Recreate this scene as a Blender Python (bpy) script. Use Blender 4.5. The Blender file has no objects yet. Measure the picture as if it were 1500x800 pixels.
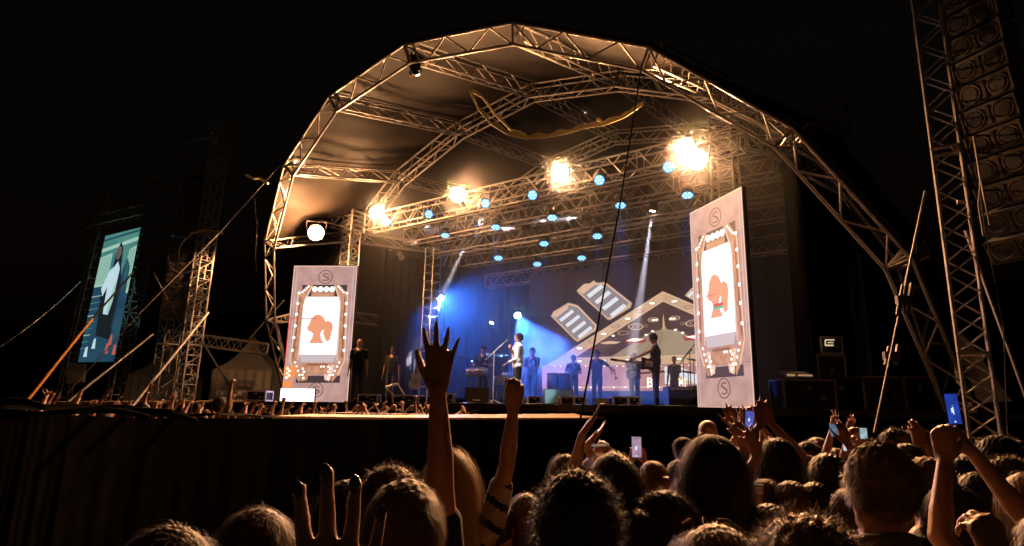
import bpy, math, random
from mathutils import Vector as V, Matrix, Quaternion
random.seed(7)
SC = bpy.context.scene
COL = SC.collection
PI = math.pi

# ------------------------------------------------------------------ camera
CAMZ = 1.85
FPX, PITCH, ROLL = 919.9, 0.214, 0.020
_r = V((1, 0, 0)); _f = V((0, math.cos(PITCH), math.sin(PITCH))); _u = V((0, -math.sin(PITCH), math.cos(PITCH)))
CR = _r * math.cos(ROLL) + _u * math.sin(ROLL)
CU = -_r * math.sin(ROLL) + _u * math.cos(ROLL)
CF = _f
CAM = V((0, 0, CAMZ))
cam = bpy.data.cameras.new('camera')
cam.sensor_width = 36; cam.lens = FPX / 1500 * 36; cam.clip_start = 0.05; cam.clip_end = 2000
camo = bpy.data.objects.new('camera', cam); COL.objects.link(camo)
m = Matrix.Identity(4)
for i in range(3):
    m[i][0] = CR[i]; m[i][1] = CU[i]; m[i][2] = -CF[i]; m[i][3] = CAM[i]
camo.matrix_world = m
SC.camera = camo

# ------------------------------------------------------------------ night sky, exposure
w = bpy.data.worlds.new('World'); SC.world = w; w.use_nodes = True
nt = w.node_tree; bg = nt.nodes['Background']
sky = nt.nodes.new('ShaderNodeTexSky'); sky.sky_type = 'NISHITA'; sky.sun_disc = False
sky.sun_elevation = math.radians(-4); sky.sun_rotation = math.radians(200)
tint = nt.nodes.new('ShaderNodeMixRGB'); tint.blend_type = 'MULTIPLY'; tint.inputs[0].default_value = 1
tint.inputs[2].default_value = (1.0, .75, .5, 1)
nt.links.new(sky.outputs[0], tint.inputs[1]); nt.links.new(tint.outputs[0], bg.inputs[0])
bg.inputs[1].default_value = 0.12
SC.view_settings.view_transform = 'Standard'; SC.view_settings.look = 'None'
SC.view_settings.exposure = 0; SC.view_settings.gamma = 1
SC.cycles.use_denoising = True
try: SC.cycles.denoiser = 'OPENIMAGEDENOISE'
except Exception: pass
SC.cycles.max_bounces = 5; SC.cycles.diffuse_bounces = 2; SC.cycles.glossy_bounces = 2
SC.cycles.volume_bounces = 0; SC.cycles.volume_step_rate = 1.0; SC.cycles.volume_max_steps = 64; SC.cycles.transparent_max_bounces = 8
SC.cycles.sample_clamp_indirect = 3; SC.cycles.use_light_tree = True

# ------------------------------------------------------------------ pixel and stage frames
YAW = 0.632
A_ = V((math.cos(YAW), -math.sin(YAW), 0)); N_ = V((math.sin(YAW), math.cos(YAW), 0)); Z_ = V((0, 0, 1))
AR = 9.5
C_ = CAM + V((.026, 1.73, -.038)) * AR
C0 = V((C_.x, C_.y, 0))
def ray(x, y): return CF + CR * ((x - 750) / FPX) - CU * ((y - 400) / FPX)
def onY(x, y, Y):
    d = ray(x, y); return CAM + d * (Y / d.y)
def onz(x, y, z):
    d = ray(x, y); return CAM + d * ((z - CAMZ) / d.z)
def ont(x, y, t):
    d = ray(x, y); return CAM + d * ((t + (C_ - CAM).dot(N_)) / d.dot(N_))
def S(s, t, z): return C0 + A_ * s + N_ * t + Z_ * z
def st(P): return ((P - C0).dot(A_), (P - C0).dot(N_), P.z)

# ------------------------------------------------------------------ materials
MATS = {}
def mat(name, col, rough=.6, metal=0., emis=None, estr=0., noise=None, bump=0., nscale=20, coat=0, bscale=None, sheen=0, spec=None, baselink=True):
    if name in MATS: return MATS[name]
    M = bpy.data.materials.new(name); M.use_nodes = True; t = M.node_tree; b = t.nodes['Principled BSDF']
    b.inputs['Base Color'].default_value = (*col, 1); b.inputs['Roughness'].default_value = rough
    b.inputs['Metallic'].default_value = metal
    if spec is not None: b.inputs['Specular IOR Level'].default_value = spec
    if coat: b.inputs['Coat Weight'].default_value = coat
    if sheen: b.inputs['Sheen Weight'].default_value = sheen
    if emis:
        b.inputs['Emission Color'].default_value = (*emis, 1); b.inputs['Emission Strength'].default_value = estr
    if noise or bump:
        tc = t.nodes.new('ShaderNodeTexCoord')
        n = t.nodes.new('ShaderNodeTexNoise'); n.inputs['Scale'].default_value = nscale; n.inputs['Detail'].default_value = 6
        t.links.new(tc.outputs['Object'], n.inputs['Vector'])
        if noise:
            cr = t.nodes.new('ShaderNodeValToRGB'); cr.color_ramp.elements[0].position = .3; cr.color_ramp.elements[1].position = .7
            cr.color_ramp.elements[0].color = (*noise, 1); cr.color_ramp.elements[1].color = (*col, 1)
            t.links.new(n.outputs[0], cr.inputs[0]); (t.links.new(cr.outputs[0], b.inputs['Base Color']) if baselink else None)
            if emis: t.links.new(cr.outputs[0], b.inputs['Emission Color'])
        if bump:
            n2 = n
            if bscale:
                n2 = t.nodes.new('ShaderNodeTexNoise'); n2.inputs['Scale'].default_value = bscale; n2.inputs['Detail'].default_value = 4
                t.links.new(tc.outputs['Object'], n2.inputs['Vector'])
            bp = t.nodes.new('ShaderNodeBump'); bp.inputs['Strength'].default_value = bump; bp.inputs['Distance'].default_value = .02
            t.links.new(n2.outputs[0], bp.inputs['Height']); t.links.new(bp.outputs[0], b.inputs['Normal'])
    MATS[name] = M
    return M
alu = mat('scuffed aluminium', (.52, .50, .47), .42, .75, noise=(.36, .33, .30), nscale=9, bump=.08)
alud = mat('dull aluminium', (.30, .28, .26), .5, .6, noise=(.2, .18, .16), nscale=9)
blk = mat('black paint', (.014, .013, .012), .55, noise=(.022, .020, .018), nscale=14, spec=.15)
blkm = mat('black moulded plastic', (.02, .02, .02), .4)
clothb = mat('black cloth', (.003, .0027, .0025), .9, noise=(.002, .0018, .0016), nscale=3, bump=.3, spec=.02)
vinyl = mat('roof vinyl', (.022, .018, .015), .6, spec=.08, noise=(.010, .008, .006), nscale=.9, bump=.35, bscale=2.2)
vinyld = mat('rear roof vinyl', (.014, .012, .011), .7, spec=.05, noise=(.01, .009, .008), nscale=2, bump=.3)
ply = mat('worn plywood', (.42, .29, .18), .6, noise=(.24, .16, .10), nscale=7, bump=.15)
deckm = mat('black stage deck', (.02, .019, .018), .6, spec=.2, noise=(.03, .027, .025), nscale=5)
rope = mat('pale webbing', (.95, .82, .40), .7, noise=(.85, .68, .3), nscale=60)
earth = mat('trampled ground', (.05, .042, .03), .9, noise=(.03, .026, .018), nscale=4, bump=.4)
canvas = mat('white tent canvas', (.55, .53, .48), .8, noise=(.42, .40, .36), nscale=2, bump=.2)
steelb = mat('case edging', (.62, .58, .52), .4, .5)
warm = mat('warm lamp lens', (1, .8, .5), .3, emis=(1, .62, .25), estr=90)
warml = mat('sun bleached lens', (1, .8, .5), .3, emis=(1, .62, .25), estr=30)
bluel = mat('cyan blue lamp lens', (.02, .1, .2), .3, emis=(.02, .42, .95), estr=1.3)
bluec = mat('pale blue lamp core', (.2, .3, .4), .3, emis=(.55, .9, 1), estr=1.5)
whl = mat('white beam lens', (1, .95, .9), .2, emis=(1, .85, .7), estr=30)
cyl = mat('blue white beam lens', (.8, .95, 1), .2, emis=(.45, .85, 1), estr=45)

# ------------------------------------------------------------------ mesh helpers
class MB:
    def __init__(s): s.v = []; s.f = []
    def add(s, vs, fs):
        o = len(s.v); s.v += [V(q) for q in vs]; s.f += [tuple(i + o for i in q) for q in fs]
    def tube(s, p0, p1, r, n=6, r1=None):
        p0 = V(p0); p1 = V(p1); d = p1 - p0
        if d.length < 1e-6: return s
        d.normalize(); x = d.orthogonal().normalized(); y = d.cross(x); r1 = r if r1 is None else r1
        vs = []
        for P, R in ((p0, r), (p1, r1)):
            for i in range(n):
                a = 2 * PI * i / n; vs.append(P + x * (R * math.cos(a)) + y * (R * math.sin(a)))
        fs = [(i, (i + 1) % n, n + (i + 1) % n, n + i) for i in range(n)]
        fs += [tuple(range(n))[::-1], tuple(range(n, 2 * n))]
        s.add(vs, fs); return s
    def path(s, pts, r, n=6):
        for a, b in zip(pts, pts[1:]): s.tube(a, b, r, n)
        return s
    def box(s, c, h, ax=None):
        ax = ax or (V((1, 0, 0)), V((0, 1, 0)), V((0, 0, 1))); c = V(c)
        vs = [c + ax[0] * (h[0] * i) + ax[1] * (h[1] * j) + ax[2] * (h[2] * k) for i in (-1, 1) for j in (-1, 1) for k in (-1, 1)]
        s.add(vs, [(0, 1, 3, 2), (4, 6, 7, 5), (0, 4, 5, 1), (2, 3, 7, 6), (0, 2, 6, 4), (1, 5, 7, 3)]); return s
    def prism(s, pts, off):          # polygon (list of points) extruded by vector off
        n = len(pts); off = V(off); vs = [V(p) for p in pts] + [V(p) + off for p in pts]
        s.add(vs, [tuple(range(n))[::-1], tuple(range(n, 2 * n))] + [(i, (i + 1) % n, n + (i + 1) % n, n + i) for i in range(n)]); return s
    def lathe(s, prof, o=(0, 0, 0), ax=(0, 0, 1), n=14):
        o = V(o); ax = V(ax).normalized(); x = ax.orthogonal().normalized(); y = ax.cross(x); k = len(prof); vs = []
        for i in range(n):
            a = 2 * PI * i / n; d = x * math.cos(a) + y * math.sin(a)
            vs += [o + d * r + ax * h for r, h in prof]
        fs = []
        for i in range(n):
            j = (i + 1) % n
            fs += [(i * k + q, j * k + q, j * k + q + 1, i * k + q + 1) for q in range(k - 1)]
        fs.append(tuple(i * k for i in range(n))[::-1]); fs.append(tuple(i * k + k - 1 for i in range(n)))
        s.add(vs, fs); return s
    def sphere(s, c, r, n=8, m_=6, ax=None):
        c = V(c); r = (r, r, r) if not hasattr(r, '__len__') else r
        ax = ax or (V((1, 0, 0)), V((0, 1, 0)), V((0, 0, 1)))
        vs = [c - ax[2] * r[2]]
        for j in range(1, m_):
            ph = -PI / 2 + PI * j / m_
            for i in range(n):
                a = 2 * PI * i / n
                vs.append(c + ax[0] * (r[0] * math.cos(ph) * math.cos(a)) + ax[1] * (r[1] * math.cos(ph) * math.sin(a)) + ax[2] * (r[2] * math.sin(ph)))
        vs.append(c + ax[2] * r[2]); L = len(vs) - 1; fs = []
        for i in range(n):
            j = (i + 1) % n
            fs.append((0, 1 + j, 1 + i)); fs.append((L, L - n + i, L - n + j))
            for q in range(m_ - 2):
                b = 1 + q * n; fs.append((b + i, b + j, b + n + j, b + n + i))
        s.add(vs, fs); return s
    def cap(s, p0, r0, p1, r1, n=10):    # closed tapered capsule
        p0 = V(p0); p1 = V(p1); d = p1 - p0; L = d.length
        if L < 1e-5: return s.sphere(p0, r0)
        d /= L; x = d.orthogonal().normalized(); y = d.cross(x); rows = []
        for a in (-90, -55, -20): rows.append((p0 + d * (r0 * math.sin(math.radians(a))), r0 * math.cos(math.radians(a))))
        for a in (20, 55, 90): rows.append((p1 + d * (r1 * math.sin(math.radians(a))), r1 * math.cos(math.radians(a))))
        vs = [rows[0][0]]
        for P, R in rows[1:-1]:
            for i in range(n):
                a = 2 * PI * i / n; vs.append(P + x * (R * math.cos(a)) + y * (R * math.sin(a)))
        vs.append(rows[-1][0]); Lx = len(vs) - 1; fs = []
        for i in range(n):
            j = (i + 1) % n
            fs.append((0, 1 + j, 1 + i)); fs.append((Lx, Lx - n + i, Lx - n + j))
            for q in range(3):
                b = 1 + q * n; fs.append((b + i, b + j, b + n + j, b + n + i))
        s.add(vs, fs); return s
    def grid(s, fn, nu, nv):
        vs = [fn(i / nu, j / nv) for i in range(nu + 1) for j in range(nv + 1)]
        fs = [(i * (nv + 1) + j, (i + 1) * (nv + 1) + j, (i + 1) * (nv + 1) + j + 1, i * (nv + 1) + j + 1) for i in range(nu) for j in range(nv)]
        s.add(vs, fs); return s
    def mesh(s, name, m_, off=None, smooth=False):
        me = bpy.data.meshes.new(name)
        off = V(off) if off is not None else V((0, 0, 0))
        me.from_pydata([tuple(q - off) for q in s.v], [], s.f)
        if m_: me.materials.append(m_)
        if smooth: me.polygons.foreach_set('use_smooth', [True] * len(me.polygons))
        me.update(); return me
    def build(s, name, m_, parent=None, smooth=False, rel=False):
        off = None
        if parent is not None and not rel:
            off = WL.get(parent.name, V((0, 0, 0)))
        o = bpy.data.objects.new(name, s.mesh(name, m_, off, smooth)); COL.objects.link(o)
        if parent is not None: o.parent = parent
        WL[o.name] = WL.get(parent.name, V((0, 0, 0))) if parent is not None else V((0, 0, 0))
        return o
WL = {}
def tag(o, label=None, cat=None, group=None, kind=None):
    if label: o['label'] = label
    if cat: o['category'] = cat
    if group: o['group'] = group
    if kind: o['kind'] = kind
    return o
def thing(name, label, cat, loc, group=None):
    o = bpy.data.objects.new(name, None); COL.objects.link(o); o.location = loc; o.empty_display_size = .2
    WL[o.name] = V(loc); return tag(o, label, cat, group)
def copytree(o, parent=None):
    c = o.copy(); COL.objects.link(c)
    if parent is not None: c.parent = parent
    for ch in list(o.children): copytree(ch, c)
    return c
def frame(d, up=Z_):
    d = V(d).normalized(); x = d.cross(V(up))
    if x.length < 1e-4: x = d.orthogonal()
    x.normalize(); return x, x.cross(d).normalized(), d
def truss(p0, p1, wd, ht, bays, up=Z_, rc=.03, rb=.016, style='zig', faces=4):
    """box truss: returns list of (kind, MB)"""
    p0 = V(p0); p1 = V(p1); x, u, d = frame(p1 - p0, up); out = []
    cs = [x * (i * wd / 2) + u * (j * ht / 2) for i, j in ((-1, 1), (1, 1), (1, -1), (-1, -1))]
    for c in cs: out.append(('chord', MB().tube(p0 + c, p1 + c, rc, 6)))
    for q in range(4 if faces == 4 else faces):
        a, b = cs[q], cs[(q + 1) % 4]
        for k in range(bays):
            t0 = k / bays; t1 = (k + 1) / bays; P = p0.lerp(p1, t0); Q = p0.lerp(p1, t1)
            if style == 'zig':
                if k % 2 == 0: out.append(('brace', MB().tube(P + a, Q + b, rb, 5)))
                else: out.append(('brace', MB().tube(P + b, Q + a, rb, 5)))
            elif style == 'ladder':
                out.append(('brace', MB().tube(P + a, P + b, rb, 5)))
            elif style == 'both':
                out.append(('brace', MB().tube(P + a, P + b, rb, 5)))
                out.append(('brace', MB().tube(P + a, Q + b, rb, 5) if k % 2 == 0 else MB().tube(P + b, Q + a, rb, 5)))
        for P in (p0, p1): out.append(('brace', MB().tube(P + a, P + b, rb * 1.3, 5)))
    return out
def merge(parts):
    M = MB()
    for k, b in parts: M.add(b.v, b.f)
    return M
def truss_part(name, parent, m_, *a, pieces=False, **k):
    pr = truss(*a, **k)
    if not pieces: return merge(pr).build(name, m_, parent)
    ch = [q for q in pr if q[0] == 'chord']; br = [q for q in pr if q[0] == 'brace']
    o = merge(ch).build(name, m_, parent)
    for q in br: q[1].build('brace', m_, o)
    return o

# ------------------------------------------------------------------ lights helper
def lamp(kind, name, loc, col, power, parent=None, to=None, size=.1, angle=30, blend=.3, **kw):
    L = bpy.data.lights.new(name, kind); L.color = col; L.energy = power
    if kind in ('POINT', 'SPOT'): L.shadow_soft_size = size
    if kind == 'SPOT': L.spot_size = math.radians(angle); L.spot_blend = blend
    if kind == 'AREA': L.size = size
    o = bpy.data.objects.new(name, L); COL.objects.link(o)
    o.location = V(loc)
    if to is not None: o.rotation_euler = (V(to) - V(loc)).to_track_quat('-Z', 'Y').to_euler()
    if parent is not None:
        o.parent = parent; o.location = V(loc) - WL[parent.name]
    return o
WARM = (1, .46, .19)

# ================================================================== GROUND
g = MB(); g.grid(lambda u, v: V(((u - .5) * 600, (v - .3) * 600, 0)), 30, 30)
tag(g.build('ground', earth), kind='structure')

# ================================================================== STAGE DECK
DZ = 1.95
FT = -2.85       # front edge of the main deck
d = MB()
d.prism([S(-10.5, FT, DZ - .12), S(7.4, FT, DZ - .12), S(7.4, 9, DZ - .12), S(-10.5, 9, DZ - .12)], (0, 0, .12))
tag(d.build('stage_deck', deckm), kind='structure')
fa = MB(); fa.grid(lambda u, v: S(-10.5 + 17.9 * u, FT + .02 + .03 * math.sin(u * 160), v * (DZ - .13)), 260, 2)
tag(fa.build('stage_skirt', clothb), kind='structure')
sk = MB(); sk.grid(lambda u, v: S(7.38, FT + 11 * u, v * (DZ - .13)), 40, 2)
tag(sk.build('stage_side_skirt', clothb), kind='structure')
# rear black drape closing the stage
rd = MB(); rd.grid(lambda u, v: S(-9.6 + 19.2 * u, 7.6 + .08 * math.sin(u * 190), .0 + v * (11.8 - 9 * abs(u * 2 - 1) ** 3.2)), 200, 8)
tag(rd.build('rear_drape', mat('rear cloth', (.014, .014, .018), .9, spec=.02), smooth=True), 'tall black pleated drape closing the back of the stage', 'curtain')

for sx, t0, lab in ((6.75, -.2, 'right'), (-7.3, 1.6, 'left')):  # curtains added to block stage light and keep both wings dark
    c_ = MB(); c_.grid(lambda u, v: S(sx + .05 * math.sin(u * 90), t0 + (7.4 - t0) * u, DZ + v * (7.4 - 1.9)), 120, 3)
    tag(c_.build('light_blocking_curtain', clothb, smooth=True), 'added black pleated curtain darkening the %s side of the stage' % lab, 'curtain')
# ================================================================== RUNWAY with black drape
# near top edge given by where it stands: pixel column, pixel row, distance
rw = [(-260, 598, 4.6), (-60, 592, 5.4), (20, 594, 5.8), (60, 600, 6.0), (110, 604, 6.3), (200, 608, 6.9), (290, 609, 7.5), (400, 609.5, 8.3), (560, 611.5, 9.5), (700, 612, 10.6), (850, 612, 11.7), (1010, 606, 12.3), (1040, 605, 12.6)]
near = [onY(x, y, Y) for x, y, Y in rw]
rwt = thing('runway', 'long runway with plywood edge and black cloth front crossing in front of the stage', 'runway', (near[7].x, near[7].y, 0))
def interp(pts, u):
    q = u * (len(pts) - 1); i = min(int(q), len(pts) - 2); return pts[i].lerp(pts[i + 1], q - i)
def runway_front(u, v):
    P = interp(near, u).copy()
    L = u * 180
    fold = .02 * math.sin(L * .5) * math.sin(L * .17 + 1) + .008 * math.sin(L * 1.3)
    z = P.z - .03
    out = V((.45, -.85, 0)) * (fold * (.25 + 1.2 * (1 - v)) + .06 * (1 - v))
    return V((P.x, P.y, z * v)) + out
f_ = MB(); f_.grid(runway_front, 420, 10); f_.build('front_drape', clothb, rwt, smooth=True)
back_off = V((.55, 1.25, 0))
tp = MB()
for a, b in zip(near[7:], near[8:]):
    n_ = 4
    for k in range(n_):
        p = a.lerp(b, k / n_ + .003); q = a.lerp(b, (k + 1) / n_ - .003); up_ = V((0, 0, .03 + .055 * min(1, max(0, (p.x + 2.6) / 4))))
        MB_ = MB(); MB_.prism([p, q, q + back_off * .55 + up_, p + back_off * .55 + up_], (0, 0, -.03)); MB_.build('edge_board', ply, rwt)
tp.grid(lambda u, v: interp(near[:8], u) + back_off * v * .9 + V((0, 0, .012 * math.sin(u * 60) * (1 - v) + .02 * math.sin(u * 23 + v * 3))) , 120, 4)
tp.build('top_cloth', clothb, rwt, smooth=True)
tb = MB(); tb.grid(lambda u, v: interp(near[7:], u) + back_off * (.56 + v * .5) + V((0, 0, .05)), 20, 1); tb.build('walking_surface', ply, rwt)
# gathers of cloth thrown over the left end of the edge
for k, (x0, y0, x1, y1, Y) in enumerate(((60, 607, 250, 603, 6.9), (215, 606, 285, 616, 7.3), (120, 602, 215, 611, 6.6), (0, 589, 62, 596, 5.8))):
    m_ = MB(); a = onY(x0, y0, Y - .1); b = onY(x1, y1, Y)
    pts = [a.lerp(b, q / 10) + V((0, 0, .03 * math.sin(q / 10 * PI))) for q in range(11)]
    for p, q in zip(pts, pts[1:]): m_.cap(p, .03, q, .03, 8)
    m_.build('cloth_fold', clothb, rwt, smooth=True)

# ================================================================== STAGE ROOF : three arches, purlins, membrane
STEP = .301; LEAN = .528
UPA = Z_ * math.cos(LEAN) - N_ * math.sin(LEAN)
NA = N_ * math.cos(LEAN) + Z_ * math.sin(LEAN)
def arch_node(k, rr=1.0):
    a = .012 + k * STEP
    return C_ + (A_ * math.sin(a) + UPA * math.cos(a)) * (AR * rr)
arch2z = {0: 10.98, 1: 10.5, 2: 9.45, 3: 7.75, 4: 5.2, 5: 2.1}
def arch2(k, drop=0):
    P = arch_node(k); s = st(P)[0] * (1 - drop / 10); return S(s, .1 if abs(k) < 5 else .6, arch2z[abs(k)] - drop)
def arch3(k, drop=0):
    s = st(arch_node(k))[0] * (1 - drop / 10); return S(s * .98, 5.2, arch2z[abs(k)] + (.55 if abs(k) < 4 else .1) - drop)
roof = thing('stage_roof', 'large curved truss stage roof with many sided front arch and tarpaulin skin', 'stage roof', C0)
K = range(-5, 6)
def footed(k, f): return f(k)
def arch_segment(p0, p1, q0, q1, off, bays, m_, pieces, rc=.034, rb=.018, name='arch_segment'):
    # p outer, q inner chord; off = depth of the truss
    rails = [(p0, p1), (q0, q1), (p0 + off, p1 + off)] + ([] if pieces else [(q0 + off, q1 + off)])
    M = MB()
    for a, b in rails: M.tube(a, b, rc, 8)
    for a in (p0, p1):
        b = q0 if a is p0 else q1
        M.tube(a, b, rc * .9, 6); M.tube(a + off, b + off if not pieces else b, rc * .8, 6)
    o = M.build(name, m_, roof)
    br = []
    for k in range(bays):
        t0 = k / bays; t1 = (k + 1) / bays
        for (a0, a1), (b0, b1) in ((((p0, p1), (q0, q1)), ((p0, p1), (p0 + off, p1 + off))) if pieces else (((p0, p1), (q0, q1)), ((p0 + off, p1 + off), (q0 + off, q1 + off)), ((q0, q1), (q0 + off, q1 + off)))):
            if k % 2 == 0: br.append(MB().tube(a0.lerp(a1, t0), b0.lerp(b1, t1), rb, 6))
            else: br.append(MB().tube(b0.lerp(b1, t0), a0.lerp(a1, t1), rb, 6))
            if k: br.append(MB().tube((a0 if k % 2 == 0 else b0).lerp(a1 if k % 2 == 0 else b1, t0), (b0 if k % 2 == 0 else a0).lerp(b1 if k % 2 == 0 else a1, t0), rb, 6)) if k % 2 == 0 and False else None
    if pieces:
        for q in br: q.build('brace', m_, o)
    else:
        M2 = MB()
        for q in br: M2.add(q.v, q.f)
        M2.build('bracing', m_, o)
    return o
for k in range(-5, 5):
    arch_segment(arch_node(k), arch_node(k + 1), arch_node(k, .957), arch_node(k + 1, .957), NA * .34, 5, alu, True, .034, .019)
for k in (-5, 5):      # legs down to the ground
    P = arch_node(k); Q = arch_node(k, .957); g0 = V((P.x, P.y, 0)) + N_ * .45; g1 = V((Q.x, Q.y, 0)) + N_ * .45
    arch_segment(P, g0, Q, g1, NA * .34, 4, alu, False, name='arch_leg')
for k in range(-5, 5):
    arch_segment(arch2(k), arch2(k + 1), arch2(k, .42), arch2(k + 1, .42), N_ * .3, 6, alud, False, .03, .015)
    arch_segment(arch3(k), arch3(k + 1), arch3(k, .42), arch3(k + 1, .42), N_ * .3, 6, alud, False, .03, .015)
for k in K:
    P = arch_node(k) + NA * .05; Q = arch_node(k, .957) + NA * .05; R2 = arch2(k); T2 = arch2(k, .42)
    arch_segment(P, R2, Q, T2, A_ * .22, 8, alud, False, .026, .013, name='purlin')
    arch_segment(arch2(k) + N_ * .3, arch3(k), arch2(k, .42) + N_ * .3, arch3(k, .42), A_ * .22, 8, alud, False, .026, .013, name='purlin')
def panel(name, a0, a1, b0, b1, m_, sag=.1, out=.05):
    ctr = C_ + N_ * 2 + Z_ * 1
    mid = (a0 + a1 + b0 + b1) / 4; od = (mid - S(0, st(mid)[1], 1.5)).normalized()
    ph = random.random() * 6
    def fn(u, v):
        P = a0.lerp(a1, u).lerp(b0.lerp(b1, u), v)
        return P + od * (out - sag * math.sin(u * PI) * math.sin(v * PI) + .012 * math.sin(u * 21 + ph) * math.sin(v * 5 + ph))
    M = MB(); M.grid(fn, 16, 16); return M.build(name, m_, roof, smooth=True)
for k in range(-5, 5):
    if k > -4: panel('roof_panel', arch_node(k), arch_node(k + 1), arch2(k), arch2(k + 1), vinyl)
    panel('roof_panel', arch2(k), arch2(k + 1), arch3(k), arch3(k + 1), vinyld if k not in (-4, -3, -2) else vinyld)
    e = MB().tube(arch_node(k) + (arch_node(k) - C_).normalized() * .05, arch_node(k + 1) + (arch_node(k + 1) - C_).normalized() * .05, .035, 6)
    e.build('roof_edge_tube', vinyl, roof)
for k in (5,):
    a = arch_node(k); b = arch2(k); sg = 1 if k > 0 else -1
    ga = V((a.x, a.y, 0)) + N_ * .45 + A_ * .5 * sg; gb = V((b.x, b.y, 0)) + A_ * .5 * sg
    M = MB(); M.grid(lambda u, v: a.lerp(b, u).lerp(ga.lerp(gb, u), v) + A_ * sg * (.08 * math.sin(u * 12) * v), 12, 8); M.build('side_tarpaulin', vinyl, roof, smooth=True)
# right hand loose tarp corner lit from the stage
tq = [onY(1392, 470, 10.6), onY(1424, 505, 10.4), onY(1482, 588, 10.2), onY(1440, 590, 10.4), onY(1400, 560, 10.7)]
tag(MB().prism(tq, (.05, .06, 0)).build('tarpaulin_flap', canvas), 'loose triangular flap of tarpaulin at the foot of the right truss tower', 'tarpaulin')

dullb = mat('dull black rubber', (.006, .006, .006), .9, spec=.02)
dullm = mat('tarnished steel', (.11, .10, .09), .7, .3, noise=(.06, .055, .05), nscale=14)
# ================================================================== TRUSSES AND TOWERS ON STAGE
TZ = 7.85
def light_truss(s0, s1, t, z, label, m_=alu, bays=None, size=.5):
    a = S(s0, t, z); b = S(s1, t, z)
    T = thing('lighting_truss', label, 'truss', a, 'lighting trusses under the roof')
    n = 5; 
    for k in range(n):
        truss_part('truss_section', T, m_, a.lerp(b, k / n), a.lerp(b, (k + 1) / n), size * .8, size, 6, rc=.026, rb=.014)
    return T
light_truss(-6.4, 5.9, .15, TZ, 'front lighting truss carrying the bright warm blinders')
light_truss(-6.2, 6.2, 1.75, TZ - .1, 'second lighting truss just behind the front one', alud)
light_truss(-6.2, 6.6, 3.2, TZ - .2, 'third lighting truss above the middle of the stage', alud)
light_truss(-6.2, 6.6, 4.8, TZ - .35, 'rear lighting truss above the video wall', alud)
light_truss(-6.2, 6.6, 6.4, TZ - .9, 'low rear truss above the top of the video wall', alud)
def tower(base, top, w_, label, m_, bays, pieces=False, style='zig', rc=.03, rb=.016, group=None, parts=3, cap=True):
    T = thing('truss_tower', label, 'truss tower', base, group)
    for k in range(parts):
        truss_part('tower_section', T, m_, V(base).lerp(V(top), k / parts), V(base).lerp(V(top), (k + 1) / parts - .002), w_, w_, max(2, bays // parts), up=N_, pieces=pieces, style=style, rc=rc, rb=rb)
    x, u, d_ = frame(V(top) - V(base), N_)
    MB().box(V(base) + V((0, 0, .02)), (w_ * .8, w_ * .8, .02)).build('base_plate', m_, T)
    if cap: MB().box(top, (w_ * .6, w_ * .6, .02)).build('head_block', m_, T)
    return T
# left stage tower with sleeve block and side arm
lt = onY(519, 290, 20.3); lb = V((lt.x, lt.y, DZ))
TL = tower(lb, lt, .42, 'bright lit truss tower standing behind the left video panel', alu, 24, pieces=True, style='both')
blkc = onY(517, 326, 20.3); 
M = MB(); 
for i in (-1, 1):
    for j in (-1, 1):
        M.box(blkc + A_ * (.27 * i) + N_ * (.27 * j), (.035, .035, .36))
for k in range(5): 
    for sgn in (-1, 1):
        M.box(blkc + N_ * (.27 * sgn) + Z_ * (-.32 + .16 * k), (.27, .015, .035), (A_, N_, Z_))
        M.box(blkc + A_ * (.27 * sgn) + Z_ * (-.32 + .16 * k), (.015, .27, .035), (A_, N_, Z_))
M.build('sleeve_block', alu, TL)
ar = thing('arm_truss', 'short bright truss arm reaching left from the left stage tower', 'truss', onY(505, 326, 20.2))
truss_part('arm_section', ar, alu, onY(505, 327, 20.2), onY(463, 316, 19.4), .4, .4, 4, pieces=True, rc=.03, rb=.016)
# right stage tower
rt = S(6.15, .1, 9.3); 
_a = onY(1080, 590, 13.9); _b = onY(1058, 172, 13.9); tower(V((_b.x, _b.y, DZ)), _b, .5, 'truss tower rising behind the right video panel under the brightest blinder', alu, 24, style='both')
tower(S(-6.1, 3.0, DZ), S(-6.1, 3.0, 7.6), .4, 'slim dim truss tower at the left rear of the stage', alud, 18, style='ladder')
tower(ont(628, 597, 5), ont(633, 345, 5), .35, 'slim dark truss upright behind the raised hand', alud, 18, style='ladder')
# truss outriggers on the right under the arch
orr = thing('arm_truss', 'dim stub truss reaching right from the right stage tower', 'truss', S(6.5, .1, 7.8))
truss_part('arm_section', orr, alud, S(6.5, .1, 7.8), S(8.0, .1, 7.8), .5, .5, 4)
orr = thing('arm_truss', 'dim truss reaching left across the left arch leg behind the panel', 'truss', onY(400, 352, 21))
truss_part('arm_section', orr, alud, onY(400, 352, 21), onY(500, 345, 22), .3, .3, 8)

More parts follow.
